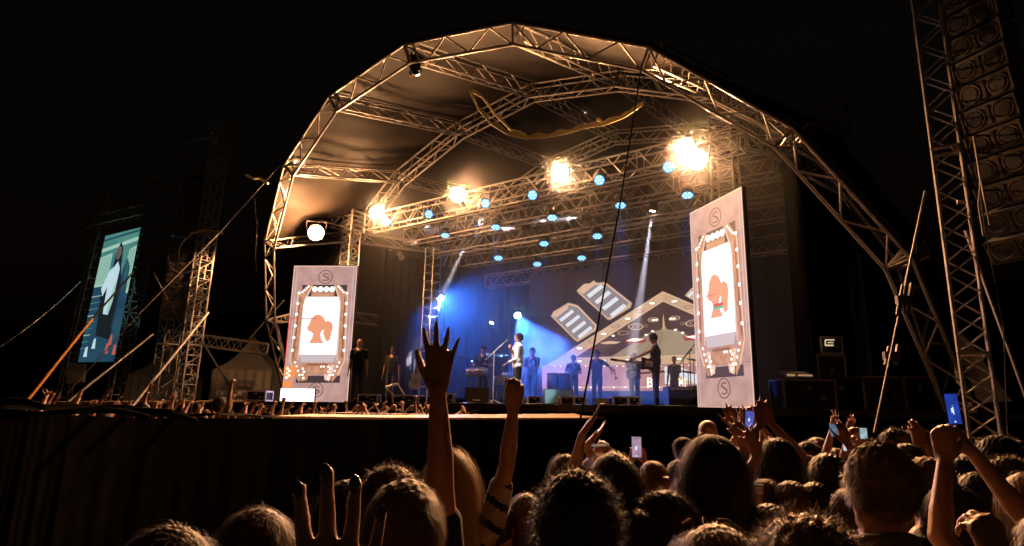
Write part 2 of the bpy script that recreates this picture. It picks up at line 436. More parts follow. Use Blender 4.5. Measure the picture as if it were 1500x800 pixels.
# ================================================================== BLINDERS
BL = [(463, 341, 18.5, 'leftmost warm blinder lamp hanging under the short truss arm', 1100), (552, 311, None, 'warm blinder lamp at the left end of the front truss', 520),
      (670, 285, None, 'warm blinder lamp on the front truss, second from its left end', 620), (820, 254, None, 'warm blinder lamp in the middle of the front truss', 700),
      (1003, 217, None, 'upper one of the two brightest warm blinder lamps on the right', 800), (1021, 234, None, 'lower one of the two brightest warm blinder lamps on the right', 800)]
def blinder(P, label, power, wide=False):
    T = thing('blinder_lamp', label, 'stage lamp', P, 'warm blinder lamps')
    d_ = (V((0.3, 2, 3)) - P).normalized(); x, u, d_ = frame(d_)
    MB().lathe([(.08, -.22), (.2, -.16), (.22, -.06)], P, d_, 16).build('housing', blk, T)
    MB().lathe([(.10, -.1), (.235, -.04), (.245, .0), (.225, .004)], P, d_, 20).build('reflector', alu, T)
    MB().lathe([(.0001, .05), (.12, .042), (.19, .02), (.215, .004)], P, d_, 24).build('lens', warm, T, smooth=True)
    MB().path([P + x * .27 - d_ * .1, P + x * .3 + Z_ * .35 - d_ * .1, P - x * .3 + Z_ * .35 - d_ * .1, P - x * .27 - d_ * .1], .014, 6).build('yoke', blk, T)
    if wide: lamp('POINT', 'bulb', P + d_ * .3, WARM, power * BLP, T, size=.12)
    else:
        lamp('SPOT', 'bulb', P + d_ * .08, WARM, power * BLP * 3.6, T, to=P + d_ * 5 - Z_ * .2, size=.12, angle=84, blend=.9)
        lamp('SPOT', 'spill', P + d_ * .09, WARM, power * BLP * .9, T, to=P + d_ * 5 + Z_ * .2, size=.12, angle=168, blend=.5)
BLP = 1.9
for x, y, Y, lb_, pw in BL:
    P = onY(x, y, Y) if Y else ont(x, y, -.28)
    blinder(P, lb_, pw, x < 500)

SINGER_AIM = onY(757, 530, 15.3)
# ================================================================== BLUE PARS AND MOVING HEADS
def par(P, d_, label, hot=True, sz=.13, glow=None):
    T = thing('led_par', label, 'stage lamp', P, 'blue led par lamps'); x, u, d_ = frame(d_)
    MB().lathe([(sz * .55, -.26), (sz * .95, -.2), (sz, 0), (sz * .94, .004)], P, d_, 14).build('housing', blk, T, smooth=True)
    MB().lathe([(.0001, .008), (sz * .86, .007), (sz * .9, .0)], P, d_, 14).build('lens', bluel, T)
    for q in range(6):
        a = q * PI / 3; MB().lathe([(.0001, .016), (sz * .17, .014), (sz * .2, .006)], P + x * (sz * .55 * math.cos(a)) + u * (sz * .55 * math.sin(a)), d_, 8).build('emitter', bluec, T)
    MB().lathe([(.0001, .016), (sz * .17, .014), (sz * .2, .006)], P, d_, 8).build('emitter', bluec, T)
    MB().path([P + x * (sz + .02) - d_ * .1, P + x * (sz + .03) + Z_ * .28 - d_ * .1, P - x * (sz + .03) + Z_ * .28 - d_ * .1, P - x * (sz + .02) - d_ * .1], .012, 5).build('bracket', blk, T)
    if glow: lamp('SPOT', 'bulb', P + d_ * .03, (.03, .2, 1), glow * 12, T, to=P + (Z_ * -1 + V((0, -.05, 0))) * 3, size=.06, angle=22, blend=.5)
rows = [(-.3, -.2, [(567, 325), (628, 314), (711, 298), (780, 286), (878, 264), (979, 245)], .42), (1.5, -.25, [(652, 345), (726, 333), (809, 319), (909, 301), (1007, 286)], .12),
        (3.0, -.3, [(730, 378), (797, 357), (875, 346), (1061, 320)], .1), (4.6, -.3, [(787, 387), (852, 378)], .08)]
nm = ['first', 'second', 'third', 'fourth', 'fifth', 'sixth']
R5 = random.Random(5)
rn = ['front', 'second', 'third', 'fourth']
for ri, (t, dz, L, out) in enumerate(rows):
    for k, (x, y) in enumerate(L):
        P = ont(x, y, t)
        dirv = (CAM + V((0, 0, 0)) - P).normalized() if ri == 0 else V((0, 0, -1)) + (CAM - P).normalized() * .45
        if ri == 0: dirv = dirv + V((.9 * (random.random() - .5), 0, -.45 * random.random()))
        par(P, dirv, '%s blue par lamp from the left in the %s row under the trusses' % (nm[k], rn[ri]), sz=.15 if ri == 0 else .17,
            glow={(1, 0): 150, (1, 1): 200, (1, 3): 400, (2, 1): 120, (2, 2): 120, (3, 0): 150, (3, 1): 160, (1, 4): 250}.get((ri, k)))
def mover(P, to, label, col, power, ang, lens=whl, sz=.09):
    T = thing('moving_head', label, 'moving light', P, 'moving head lamps'); d_ = (V(to) - P).normalized(); x, u, d_ = frame(d_)
    MB().lathe([(.06, -.3), (.12, -.24), (.13, -.05), (sz + .02, 0), (sz + .01, .005)], P, d_, 14).build('head', blk, T, smooth=True)
    MB().lathe([(.0001, .012), (sz * .8, .01), (sz, .002)], P, d_, 14).build('lens', lens, T, smooth=True)
    MB().box(P - d_ * .15 + x * .16, (.02, .05, .14)).box(P - d_ * .15 - x * .16, (.02, .05, .14)).box(P - d_ * .15 + Z_ * .2, (.18, .14, .06)).build('yoke', blk, T)
    if power: lamp('SPOT', 'beam', P + d_ * .04, col, power, T, to=to, size=.04, angle=ang, blend=.2)
WH = (.85, .82, 1)
mv = [(615, 357, 2.9, (535, 352, 3.5), 'moving head throwing a flat white beam left from the left end of a truss', 1300, 5, WH), (686, 350, 2.9, (630, 470, 3.2), 'moving head throwing a thin white beam down to the lower left', 1500, 5, WH),
      (766, 333, 2.9, (690, 337, 3.1), 'moving head throwing a short flat white beam left above the singer', 1300, 6, WH), (856, 319, 2.9, (790, 322, 3.1), 'moving head throwing a flat white beam left at mid truss', 1300, 6, WH),
      (956, 309, 2.9, (934, 460, 3.0), 'moving head throwing a strong white beam straight down near the right panel', 1500, 5, WH)]
for x, y, t, (tx, ty, tt), lb_, pw, an, c in mv:
    mover(ont(x, y, t), ont(tx, ty, tt), lb_, c, pw * 260, an, sz=.09)
mover(ont(646, 437, 4.7), ont(730, 560, .5), 'blue white moving head left of the singer, high on a dark upright', (.025, .15, .9), 3000, 46, cyl, .13)
mover(ont(758, 462, 5.2), ont(830, 600, 1.5), 'blue white moving head above the singer throwing a wide blue beam', (.035, .16, 1), 11500, 32, cyl, .13)
mover(ont(720, 473, 5.2), ont(742, 425, 4.8), 'small moving head pointing a thin beam up to the right', WH, 40000, 3, whl, .09)
mover(ont(700, 330, 3.4), ont(690, 560, 4.5), 'moving head under the trusses washing the drummer in blue', (.01, .15, 1), 1000, 36, bluel, .08)
_fs = arch_node(0, .935) + V((.1, .1, 0)); mover(_fs, SINGER_AIM, 'added spot lamp under the front arch brightening the singer in white', (1, .93, .9), 7000, 14, whl, .05)  # extra lamp with no visible source, added to brighten the singer
# unlit profile lamps in a group under the left part
for k in range(4):
    P = ont(548 + 13 * k, 366 + 3 * k, 2.2); 
    o = MB().lathe([(.07, -.2), (.1, -.15), (.1, .1), (.12, .12)], P, V((.5, -.5, -.8)), 10).build('profile_lamp', alud)
    tag(o, 'unlit profile lamp, number %s from the left in the cluster right of the left tower' % ['one', 'two', 'three', 'four'][k], 'stage lamp', 'unlit profile lamps by the left tower')

# ================================================================== LED PANELS
def em(name, col, s=1., noise=None, nscale=3):
    if name in MATS: return MATS[name]
    M = mat(name, col, .5, emis=col, estr=s, noise=noise, nscale=nscale, baselink=False, spec=.2); M.node_tree.nodes['Principled BSDF'].inputs['Base Color'].default_value = (.02, .02, .02, 1)
    return M
E_bg = em('screen mauve stone', (.64, .38, .34), 1.0, noise=(.44, .25, .22), nscale=3)
E_frame = em('screen pale peach', (.95, .60, .45), 1.0)
E_rail = em('screen rail', (.72, .36, .22), 1.0, noise=(.45, .2, .11), nscale=6)
E_brown = em('screen brown', (.30, .13, .07), 1.0)
E_dark = em('screen shadow', (.07, .045, .05), 1.0)
E_white = em('screen white', (1, .95, .95), 1.25)
E_grey = em('screen grey', (.62, .52, .54), 1.0)
E_sil = em('screen orange', (.88, .36, .20), 1.0)
E_bulb = em('screen bulb', (1, .93, .85), 1.7)
E_red = em('screen red', (.85, .03, .02), 1.0)
E_green = em('screen green', (.05, .5, .32), 1.0)
E_line = em('screen line', (.2, .11, .10), 1.0)
E_orng = em('screen fault orange', (.95, .28, .08), 1.1)
SIL = [(205, 305), (185, 325), (178, 350), (165, 368), (172, 385), (185, 388), (195, 400), (190, 420), (175, 445), (245, 446), (232, 425), (228, 400), (236, 384), (246, 378), (243, 400), (258, 437), (275, 430), (280, 400), (289, 370), (285, 345), (265, 333), (255, 340), (240, 312), (222, 303)]
def cuv(x, y):
    v = (735 - y) / 683; xl = 40 + 65 * v; W_ = 322 - 22 * v
    return ((x - xl) / W_, v)
def led_panel(P00, P10, P01, label, fault):
    P00, P10, P01 = V(P00), V(P10), V(P01); U = P10 - P00; W_ = P01 - P00; nrm = U.cross(W_).normalized()
    if nrm.dot(CAM - P00) < 0: nrm = -nrm
    T = thing('led_screen', label, 'led screen', P00, 'tall led panels either side of the stage')
    at = lambda u, v, l=0: P00 + U * u + W_ * v + nrm * (.004 * l)
    def poly(nm_, pts, l, m_): return MB().prism([at(u, v, l - 1) for u, v in pts], nrm * .004).build(nm_, m_, T)
    def rect(nm_, a, b, c, d_, l, m_): return poly(nm_, [(a, b), (c, b), (c, d_), (a, d_)], l, m_)
    def disc(nm_, u, v, r, l, m_, n=12, r2=None):
        k = U.length / W_.length
        if r2 is None: return poly(nm_, [(u + r * math.cos(2 * PI * i / n), v + r * k * math.sin(2 * PI * i / n)) for i in range(n)], l, m_)
        M = MB()
        for i in range(n):
            a = 2 * PI * i / n; b = 2 * PI * (i + 1) / n
            M.prism([at(u + r * math.cos(a), v + r * k * math.sin(a), l), at(u + r * math.cos(b), v + r * k * math.sin(b), l), at(u + r2 * math.cos(b), v + r2 * k * math.sin(b), l), at(u + r2 * math.cos(a), v + r2 * k * math.sin(a), l)], nrm * .003)
        return M.build(nm_, m_, T)
    MB().box((P00 + P10 + P01 + P10 + W_) / 4 - nrm * .05, (U.length / 2 + .02, .04, W_.length / 2 + .02), (U.normalized(), nrm, W_.normalized())).build('cabinet', blk, T)
    # cabinet modules
    for i in range(2):
        for j in range(5):
            rect('display_module', i * .5 + .001, j * .2 + .0005, i * .5 + .499, j * .2 + .1995, 1, E_bg)
    for a, b, c, d_ in ((0, 0, .012, 1), (.988, 0, 1, 1), (0, .994, 1, 1), (0, 0, 1, .006)): rect('border', a, b, c, d_, 2, E_frame)
    rect('border', .05, .012, .06, .988, 2, E_grey); rect('border', .94, .3, .95, .988, 2, E_grey)
    for v in (.915, .09):
        disc('emblem_ring', .51, v, .115, 2, E_line, 20, .10)
        poly('emblem_mark', [(.46, v + .02), (.50, v + .03), (.56, v + .024), (.56, v + .018), (.50, v + .022), (.475, v + .015), (.56, v - .004), (.57, v - .018), (.53, v - .03), (.45, v - .026), (.45, v - .02), (.53, v - .022), (.55, v - .014), (.46, v + .008)], 2, E_line)
    rect('recess', .16, .77, .86, .855, 2, E_dark); rect('recess', .19, .14, .86, .19, 2, E_dark)
    # rails
    for sg in (0, 1):
        fx = (lambda u: u) if sg == 0 else (lambda u: .985 - u)
        poly('rail', [(fx(u), v) for u, v in ((.24, .855), (.31, .855), (.20, .74), (.165, .30), (.26, .16), (.24, .145), (.17, .19), (.07, .30), (.10, .78))], 3, E_rail)
        poly('rail_edge', [(fx(u), v) for u, v in ((.10, .78), (.115, .775), (.085, .30), (.175, .20), (.16, .19), (.07, .30))], 4, E_frame)
        poly('rail_edge', [(fx(u), v) for u, v in ((.31, .855), (.325, .845), (.225, .735), (.20, .30), (.185, .30), (.205, .74))], 4, E_frame)
        poly('rail_groove', [(fx(u), v) for u, v in ((.135, .77), (.155, .76), (.13, .32), (.105, .32))], 4, E_brown)
        for v in (.793, .715, .635, .55, .464, .372):
            disc('bulb', fx(.118 - (.79 - v) * .05), v, .023, 5, E_bulb, 10)
        for q in range(4):
            disc('bulb', fx(.155 + q * .028), .285 - q * .03, .017, 5, E_bulb, 8); disc('bulb', fx(.17 + q * .03), .80 + q * .014, .016, 5, E_bulb, 8)
        poly('claw', [(fx(u), v) for u, v in ((.06 if (fault and sg == 0) else .22, .265), (.40, .265), (.36, .16), (.28, .15))], 3, E_frame if not (fault and sg == 0) else E_rail)
        for q in range(4): disc('bulb', fx(.285 + .02 * (q % 2)), .24 - q * .022, .018, 6, E_bulb, 8)
    rect('roller', .31, .765, .67, .80, 4, E_rail); rect('roller', .30, .80, .68, .812, 4, E_brown)
    for q in range(4): disc('bulb', .36 + q * .09, .822, .045, 5, E_bulb, 10)
    poly('light_panel', [(.24, .765), (.74, .765), (.775, .70), (.775, .34), (.21, .34), (.20, .70)], 5, E_white)
    poly('light_panel_bevel', [(.21, .338), (.775, .338), (.73, .285), (.25, .285)], 5, E_grey)
    rect('roller', .30, .20, .70, .283, 4, E_rail); rect('roller', .34, .262, .66, .275, 5, E_brown)
    for q in (.56, .6, .67): disc('bulb', q, .255, .016, 6, E_bulb, 8)
    poly('silhouette', [cuv(x, y) for x, y in SIL], 6, E_sil)
    if fault:
        rect('fault_line', .02, .602, .44, .606, 8, E_red); rect('fault_line', .25, .517, .42, .519, 8, E_sil); rect('fault_line', 0, .26, .012, .62, 7, E_red)
        poly('fault_block', [(0, .255), (.19, .255), (.17, .19), (.10, .165), (.03, .17), (0, .2)], 7, E_orng)
        for q in range(5): disc('bulb', .05 + .035 * (q % 2), .24 - q * .016, .02, 8, E_bulb, 8)
        rect('fault_block', 0, .10, .14, .155, 7, E_orng)
    else:
        rect('band', .42, .475, .58, .488, 8, E_red); rect('band', .42, .462, .58, .475, 8, E_green)
        rect('fault_line', .20, .535, .46, .537, 8, E_brown)
    return T, at
def vert_corners(bl, br, h):
    return bl, br, bl + Z_ * h
Lbl = onY(412, 590, 18.2); Lbr = onY(509, 590, 18.2)
TLs, atL = led_panel(Lbl, Lbr, Lbl + Z_ * 3.98, 'tall left led panel with orange ponytail silhouette crossed by a red line', True)
Rbl = onY(1023, 598, 13.7); Rbr = onY(1106, 598, 11.95)
TRs, atR = led_panel(Rbl, Rbr, Rbl + Z_ * 4.35, 'tall right led panel with ponytail silhouette wearing a red and green band', False)
# small overexposed screen in front of the left panel
q = [onY(409, 590, 17.9), onY(460, 590, 17.9)]
T = thing('small_screen', 'small overexposed white screen standing before the left led panel', 'screen', q[0])
ctr = (q[0] + q[1]) / 2 + Z_ * .2
MB().box(ctr + V((0, .06, 0)), ((q[1] - q[0]).length / 2, .05, .2)).build('housing', blk, T)
MB().box(ctr + V((0, .006, 0)), ((q[1] - q[0]).length / 2 - .01, .006, .19)).build('display', em('screen lilac white', (.95, .88, 1), 2.2), T)
lamp('AREA', 'screen_light', ctr + V((0, -.12, -.05)), (.45, .15, 1), 2, T, to=ctr + V((0, -1, -.9)), size=.6)

# ================================================================== REAR VIDEO WALL
WT = 6.0
SMAX = st(ont(1085, 500, WT))[0]
def wraw(X, Y): P = ont(780 + X / 3.635, 400 + Y / 3.635, WT); s, t, z = st(P); return s, z
S0_ = wraw(695, 98)[0]
def wc(X, Y): s, z = wraw(X, Y); return s - wraw(695, Y)[0] + S0_, z
sa, _ = wc(695, 98)
VW = thing('video_wall', 'rear video wall showing a lit pediment with round lamps and tent roof', 'video wall', S(sa, WT, DZ))
zb = DZ + .02; zt = wc(390, 48)[1] + .5; sl = wc(20, 400)[0] - .4
nw = (SMAX - sl) / 5
for i in range(5):
    for j in range(3):
        MB().box(S(sl + (i + .5) * nw, WT + .12, zb + .1 + (j + .5) * (zt - zb) / 3), (nw / 2 - .006, .08, (zt - zb) / 6 - .005), (A_, N_, Z_)).build('wall_module', blk, VW)
def clip(q):
    o = []
    for (a, b), (c, d_) in zip(q, q[1:] + q[:1]):
        if a <= SMAX: o.append((a, b))
        if (a <= SMAX) != (c <= SMAX): k = (SMAX - a) / (c - a); o.append((SMAX, b + (d_ - b) * k))
    return o
def wpoly(nm_, pts, l, m_, mirror=True, raw=False):
    q = [p if raw else wc(*p) for p in pts]
    MB().prism([S(s, WT - .004 * l, z) for s, z in q], -N_ * .003).build(nm_, m_, VW)
    if mirror:
        q = clip([(2 * sa - s, z) for s, z in reversed(q)])
        if len(q) > 2: MB().prism([S(s, WT - .004 * l, z) for s, z in q], -N_ * .003).build(nm_, m_, VW)
def wdisc(nm_, X, Y, rx, ry, l, m_, mirror=True, n=12, ring=None):
    pts = [(X + rx * math.cos(2 * PI * i / n), Y + ry * math.sin(2 * PI * i / n)) for i in range(n)]
    if ring is None: return wpoly(nm_, pts, l, m_, mirror)
    M = MB()
    for mm in ((0, 1) if mirror else (0,)):
        for i in range(n):
            a = 2 * PI * i / n; b = 2 * PI * (i + 1) / n
            q = [wc(X + k * rx * math.cos(t_), Y + k * ry * math.sin(t_)) for k, t_ in ((1, a), (1, b), (ring, b), (ring, a))]
            if mm and 2 * sa - q[0][0] > SMAX: continue
            M.prism([S(s if mm == 0 else 2 * sa - s, WT - .004 * l, z) for s, z in q], -N_ * .003)
    M.build(nm_, m_, VW)
W_tan = em('wall tan', (.62, .40, .24), 1.25, noise=(.46, .29, .17), nscale=2); W_dark = em('wall dark plum', (.03, .012, .012), 1, noise=(.07, .035, .035), nscale=1.6)
W_tent = em('wall tent', (.34, .26, .17), 1.25, noise=(.26, .19, .125), nscale=1.2); W_face = em('wall mauve', (.52, .25, .22), 1.25, noise=(.36, .17, .18), nscale=1.5)
W_edge = em('wall pale edge', (.85, .55, .36), .9); W_lamp = em('wall lamp', (1, .88, .7), 1.5); W_blue = em('wall blue', (.015, .05, .22), .8)
W_grey = em('wall grey', (.27, .25, .27), .9); W_pane = em('wall lit pane', (.80, .82, .88), 1.05); W_seam = em('wall brown line', (.12, .07, .05), 1); W_redl = em('wall red', (.4, .03, .03), 1)
wpoly('facade', [(40, 492), (695, 488), (695, 628), (40, 628)], 1, W_face)
wpoly('plinth', [(40, 628), (695, 628), (695, 698), (40, 700)], 1, W_blue)
wpoly('facade_line', [(100, 606), (695, 602), (695, 612), (100, 616)], 2, W_edge)
wpoly('gable_field', [(190, 460), (695, 145), (695, 450)], 2, W_dark)
wpoly('tent_roof', [(410, 446), (620, 318), (680, 302), (695, 270), (695, 446)], 3, W_tent)
for x in (470, 560, 640): wpoly('tent_seam', [(x, 446), (695 - (695 - x) * .12, 312), (697 - (695 - x) * .12, 312), (x + 5, 446)], 4, W_seam, False)
wpoly('gable_rake', [(65, 492), (695, 98), (695, 152), (165, 482)], 4, W_tan)
wpoly('rake_edge', [(65, 492), (695, 98), (695, 106), (85, 487)], 5, W_edge); wpoly('rake_edge', [(150, 484), (695, 144), (695, 153), (165, 484)], 5, W_edge)
wpoly('cornice', [(90, 490), (190, 452), (695, 440), (695, 486)], 5, W_tan)
wpoly('cornice_edge', [(190, 452), (695, 440), (695, 445), (185, 458)], 6, W_edge); wpoly('cornice_edge', [(90, 490), (695, 480), (695, 486), (90, 495)], 6, W_edge)
for i, (x, y) in enumerate(((185, 440), (245, 402), (312, 365), (375, 325), (438, 285), (505, 244), (568, 203), (636, 162))):
    wdisc('lamp_ring', x, y, 22, 9, 6, W_seam)
    wdisc('lamp_disc', x, y, 18, 7, 7, W_lamp if i % 2 else W_tan)
for x in (243, 370, 497, 620): wdisc('lamp_ring', x, 470 - (x - 243) * .02, 19, 9, 7, W_seam); wdisc('lamp_disc', x, 470 - (x - 243) * .02, 15, 6.5, 8, W_lamp)
for k in range(18): wdisc('small_lamp', 110 + k * 33, 497, 5, 3.5, 7, W_lamp, n=8)
for k in range(10): wdisc('small_lamp', 120 + k * 60, 609, 6, 4, 7, W_lamp, n=8)
for x, y, rx, ry in ((640, 250, 30, 13), (640, 250, 15, 6), (545, 286, 42, 17), (545, 286, 20, 8), (478, 320, 30, 11), (600, 282, 10, 8)): wdisc('scroll_ring', x, y, rx, ry, 5, W_edge, ring=.82)
for x, y in ((640, 252), (655, 250), (635, 311), (425, 335), (600, 330)): wdisc('small_lamp', x, y, 9, 5.5, 7, W_lamp)
wpoly('finial', [(688, 302), (690, 262), (695, 215), (700, 262), (702, 302)], 8, W_tan, False)
wpoly('white_patch', [(355, 372), (400, 362), (465, 366), (440, 378), (370, 380)], 4, W_edge); wpoly('white_patch', [(490, 362), (530, 348), (590, 352), (545, 366)], 5, W_lamp)
wpoly('red_patch', [(482, 362), (520, 346), (600, 348), (590, 372), (500, 374)], 4, W_redl); wpoly('red_patch', [(250, 400), (330, 398), (320, 406), (250, 408)], 4, W_redl)
for k in range(7): wpoly('roof_stripe', [(225 + k * 35, 440 - k * 22), (330 + k * 42, 432 - k * 22), (335 + k * 42, 437 - k * 22), (228 + k * 35, 447 - k * 22)], 3, W_seam)
wpoly('sky_patch', [(690, 500), (770, 500), (870, 540), (860, 590), (690, 592)], 3, W_pane, False)
wpoly('cloud_patch', [(735, 588), (760, 560), (775, 550), (800, 570), (850, 588)], 4, W_edge, False)
def lightbox(poly_, bars, hl, th):
    wpoly('lightbox_frame', poly_, 1, W_tan, True)
    cx = sum(p[0] for p in poly_) / len(poly_); cy = sum(p[1] for p in poly_) / len(poly_)
    wpoly('lightbox_edge', [(cx + (x - cx) * .93, cy + (y - cy) * .93) for x, y in poly_], 2, W_edge, True)
    wpoly('lightbox_back', [(cx + (x - cx) * .87, cy + (y - cy) * .87) for x, y in poly_], 3, W_grey, True)
    for i, (x, y) in enumerate(bars):
        wpoly('lightbox_bar', [(x - hl[0] - th[0], y - hl[1] - th[1]), (x + hl[0] - th[0], y + hl[1] - th[1]), (x + hl[0] + th[0], y + hl[1] + th[1]), (x - hl[0] + th[0], y - hl[1] + th[1])], 4, W_edge if i == 0 else W_pane, True)
lightbox([(95, 230), (110, 205), (190, 158), (240, 172), (345, 285), (335, 305), (235, 368), (222, 362)], [(152, 206), (180, 228), (212, 256), (243, 288), (275, 316)], (35, -27), (6, 7))
lightbox([(235, 95), (275, 58), (390, 48), (530, 160), (520, 185), (420, 245), (400, 252), (248, 110)], [(300, 76), (335, 97), (375, 130), (414, 163), (455, 200)], (38, -29), (8, 8))
wpoly('lightbox_frame', [(810, 120), (850, 78), (900, 90), (900, 190), (860, 150)], 1, W_tan, False); wpoly('lightbox_bar', [(822, 122), (850, 95), (862, 104), (835, 132)], 2, W_pane, False)
def text3(txt, P, size, m_, parent, xdir, name, ud=Z_):
    cu = bpy.data.curves.new('t', 'FONT'); cu.body = txt; cu.size = size; cu.extrude = .004; cu.offset = size * .02
    o = bpy.data.objects.new('t', cu); COL.objects.link(o); bpy.context.view_layer.update()
    me = bpy.data.meshes.new_from_object(o.evaluated_get(bpy.context.evaluated_depsgraph_get())); bpy.data.objects.remove(o)
    x = V(xdir).normalized(); y = V(ud).normalized(); z = x.cross(y)
    M = Matrix.Identity(4)
    for i in range(3): M[i][0] = x[i]; M[i][1] = y[i]; M[i][2] = z[i]; M[i][3] = P[i] - WL[parent.name][i]
    me.transform(M); me.materials.clear(); me.materials.append(m_)
    q = bpy.data.objects.new(name, me); COL.objects.link(q); q.parent = parent; return q
for ch, X in (('B', 595), ('M', 752)):
    s, z = wc(X, 606); text3(ch, S(s, WT - .05, z), .42, W_lamp, VW, A_, 'letter')

# ================================================================== PEOPLE
TMP = bpy.data.scenes.new('tmp')
def remesh(mb, vox, smooth_it=2, name='body', m_=None, smooth_f=.5):
    me = mb.mesh(name, None); o = bpy.data.objects.new('tmp', me); TMP.collection.objects.link(o)
    r = o.modifiers.new('r', 'REMESH'); r.mode = 'VOXEL'; r.voxel_size = vox; r.use_smooth_shade = True
    if smooth_it:
        s = o.modifiers.new('s', 'SMOOTH'); s.iterations = smooth_it; s.factor = smooth_f
    with bpy.context.temp_override(scene=TMP, view_layer=TMP.view_layers[0]):
        dg = bpy.context.evaluated_depsgraph_get(); dg.update()
        out = bpy.data.meshes.new_from_object(o.evaluated_get(dg)); out.name = name
    bpy.data.objects.remove(o); bpy.data.meshes.remove(me)
    if m_: out.materials.clear(); out.materials.append(m_)
    return out
def skinm(name, c):
    if name in MATS: return MATS[name]
    M = mat(name, c, .5, noise=tuple(q * .8 for q in c), nscale=30, bump=.12, bscale=160)
    b = M.node_tree.nodes['Principled BSDF']; b.inputs['Subsurface Weight'].default_value = .12
    b.inputs['Subsurface Radius'].default_value = (.02, .006, .003); return M
SK = [skinm('tan skin', (.46, .25, .16)), skinm('olive skin', (.40, .22, .13)), skinm('brown skin', (.26, .13, .075))]
def hairm(name, c): return mat(name, c, .52, noise=tuple(q * .6 for q in c), nscale=50, spec=.28)
HR = {'dark': hairm('dark brown hair', (.045, .025, .014)), 'black': hairm('black hair', (.018, .012, .009)), 'brown': hairm('brown hair', (.11, .06, .03)), 'blonde': hairm('blonde hair', (.42, .27, .12)), 'fair': hairm('light brown hair', (.22, .13, .06))}
def clothm(name, c, n=None): return mat(name, c, .85, noise=n or tuple(q * .7 for q in c), nscale=12, bump=.5, bscale=7, sheen=.08, spec=.15)
CL = {'black': clothm('black shirt', (.012, .011, .011)), 'navy': clothm('navy shirt', (.025, .03, .06)), 'white': clothm('white shirt', (.78, .77, .75)), 'grey': clothm('grey shirt', (.14, .13, .12)), 'olive': clothm('olive shirt', (.10, .09, .05)),
      'red': clothm('rust shirt', (.22, .05, .03)), 'tan': clothm('beige shirt', (.38, .29, .19)), 'jeans': clothm('dark jeans', (.03, .04, .07)), 'blue': clothm('blue shirt', (.04, .07, .16))}
blackgloss = mat('dark nail polish', (.012, .006, .006), .12, coat=1)
gold = mat('gold ring', (.8, .5, .2), .25, 1)

def hand_prims(M, W, d, n, side, spread=.12, curl=(.15, .15, .18, .2), thumb=(.7, .2), sc=1., nails=None, rings=None):
    """W wrist, d towards the fingers, n the way the palm faces, side +1 right -1 left"""
    d = V(d).normalized(); n = (V(n) - d * V(n).dot(d)).normalized(); x = d.cross(n) if side > 0 else n.cross(d)   # x: thumb side
    P = lambda a, b, c=0: W + x * (a * sc) + d * (b * sc) + n * (c * sc)
    kx = (.031, .0105, -.010, -.029); ky = (.090, .095, .089, .079)
    for a, b, w in zip(kx, ky, (.0125, .0125, .012, .0115)):
        M.cap(P(a * .55, .008), .015 * sc, P(a, b), w * sc)
    M.cap(P(.012, .03, .004), .014 * sc, P(.02, .078, .002), .013 * sc); M.cap(P(-.018, .02, .004), .014 * sc, P(-.022, .07, .004), .013 * sc)
    for i in range(3):
        M.cap(P((kx[i] + kx[i + 1]) / 2, .05), .011 * sc, P((kx[i] + kx[i + 1]) / 2 * (1 + spread * .3), min(ky[i], ky[i + 1]) + .017), .0078 * sc)
    L = (.074, .083, .077, .060); R = (.0102, .0104, .0098, .0086); tips = []
    for i in range(4):
        sp = (1.6, .45, -.6, -1.9)[i] * spread; f = (d * math.cos(sp) + x * math.sin(sp)).normalized(); p = P(kx[i], ky[i]); c = curl[i]; ax = f.cross(n)
        ang = 0
        for k, (fr, cm) in enumerate(((.45, 1), (.30, 1.1), (.25, .7))):
            ang += c * cm; dv = f * math.cos(ang) + n * math.sin(ang); q = p + dv * (L[i] * fr * sc)
            M.cap(p, R[i] * (1 - .10 * k) * sc, q, R[i] * (1 - .10 * (k + 1)) * sc); 
            if rings and k == 0 and i in rings: rings[i] = (p.lerp(q, .45), dv, R[i] * sc)
            p = q
        tips.append((p, dv, n * math.cos(ang) - f * math.sin(ang), R[i] * .75 * sc))
    b = P(.024, .018, .006); sp, tc = thumb
    dv = (d * math.cos(sp) + x * math.sin(sp) + n * tc).normalized(); p1 = b + dv * (.043 * sc); M.cap(b, .0165 * sc, p1, .0125 * sc)
    dv2 = (dv + d * .35 + n * tc * .5).normalized(); p2 = p1 + dv2 * (.034 * sc); M.cap(p1, .0118 * sc, p2, .0105 * sc)
    dv3 = (dv2 + d * .2).normalized(); p3 = p2 + dv3 * (.026 * sc); M.cap(p2, .0105 * sc, p3, .008 * sc)
    tips.append((p3, dv3, n, .008 * sc))
    M.cap(P(.03, .022, .004), .013 * sc, P(.024, .05, .004), .012 * sc)
    return tips

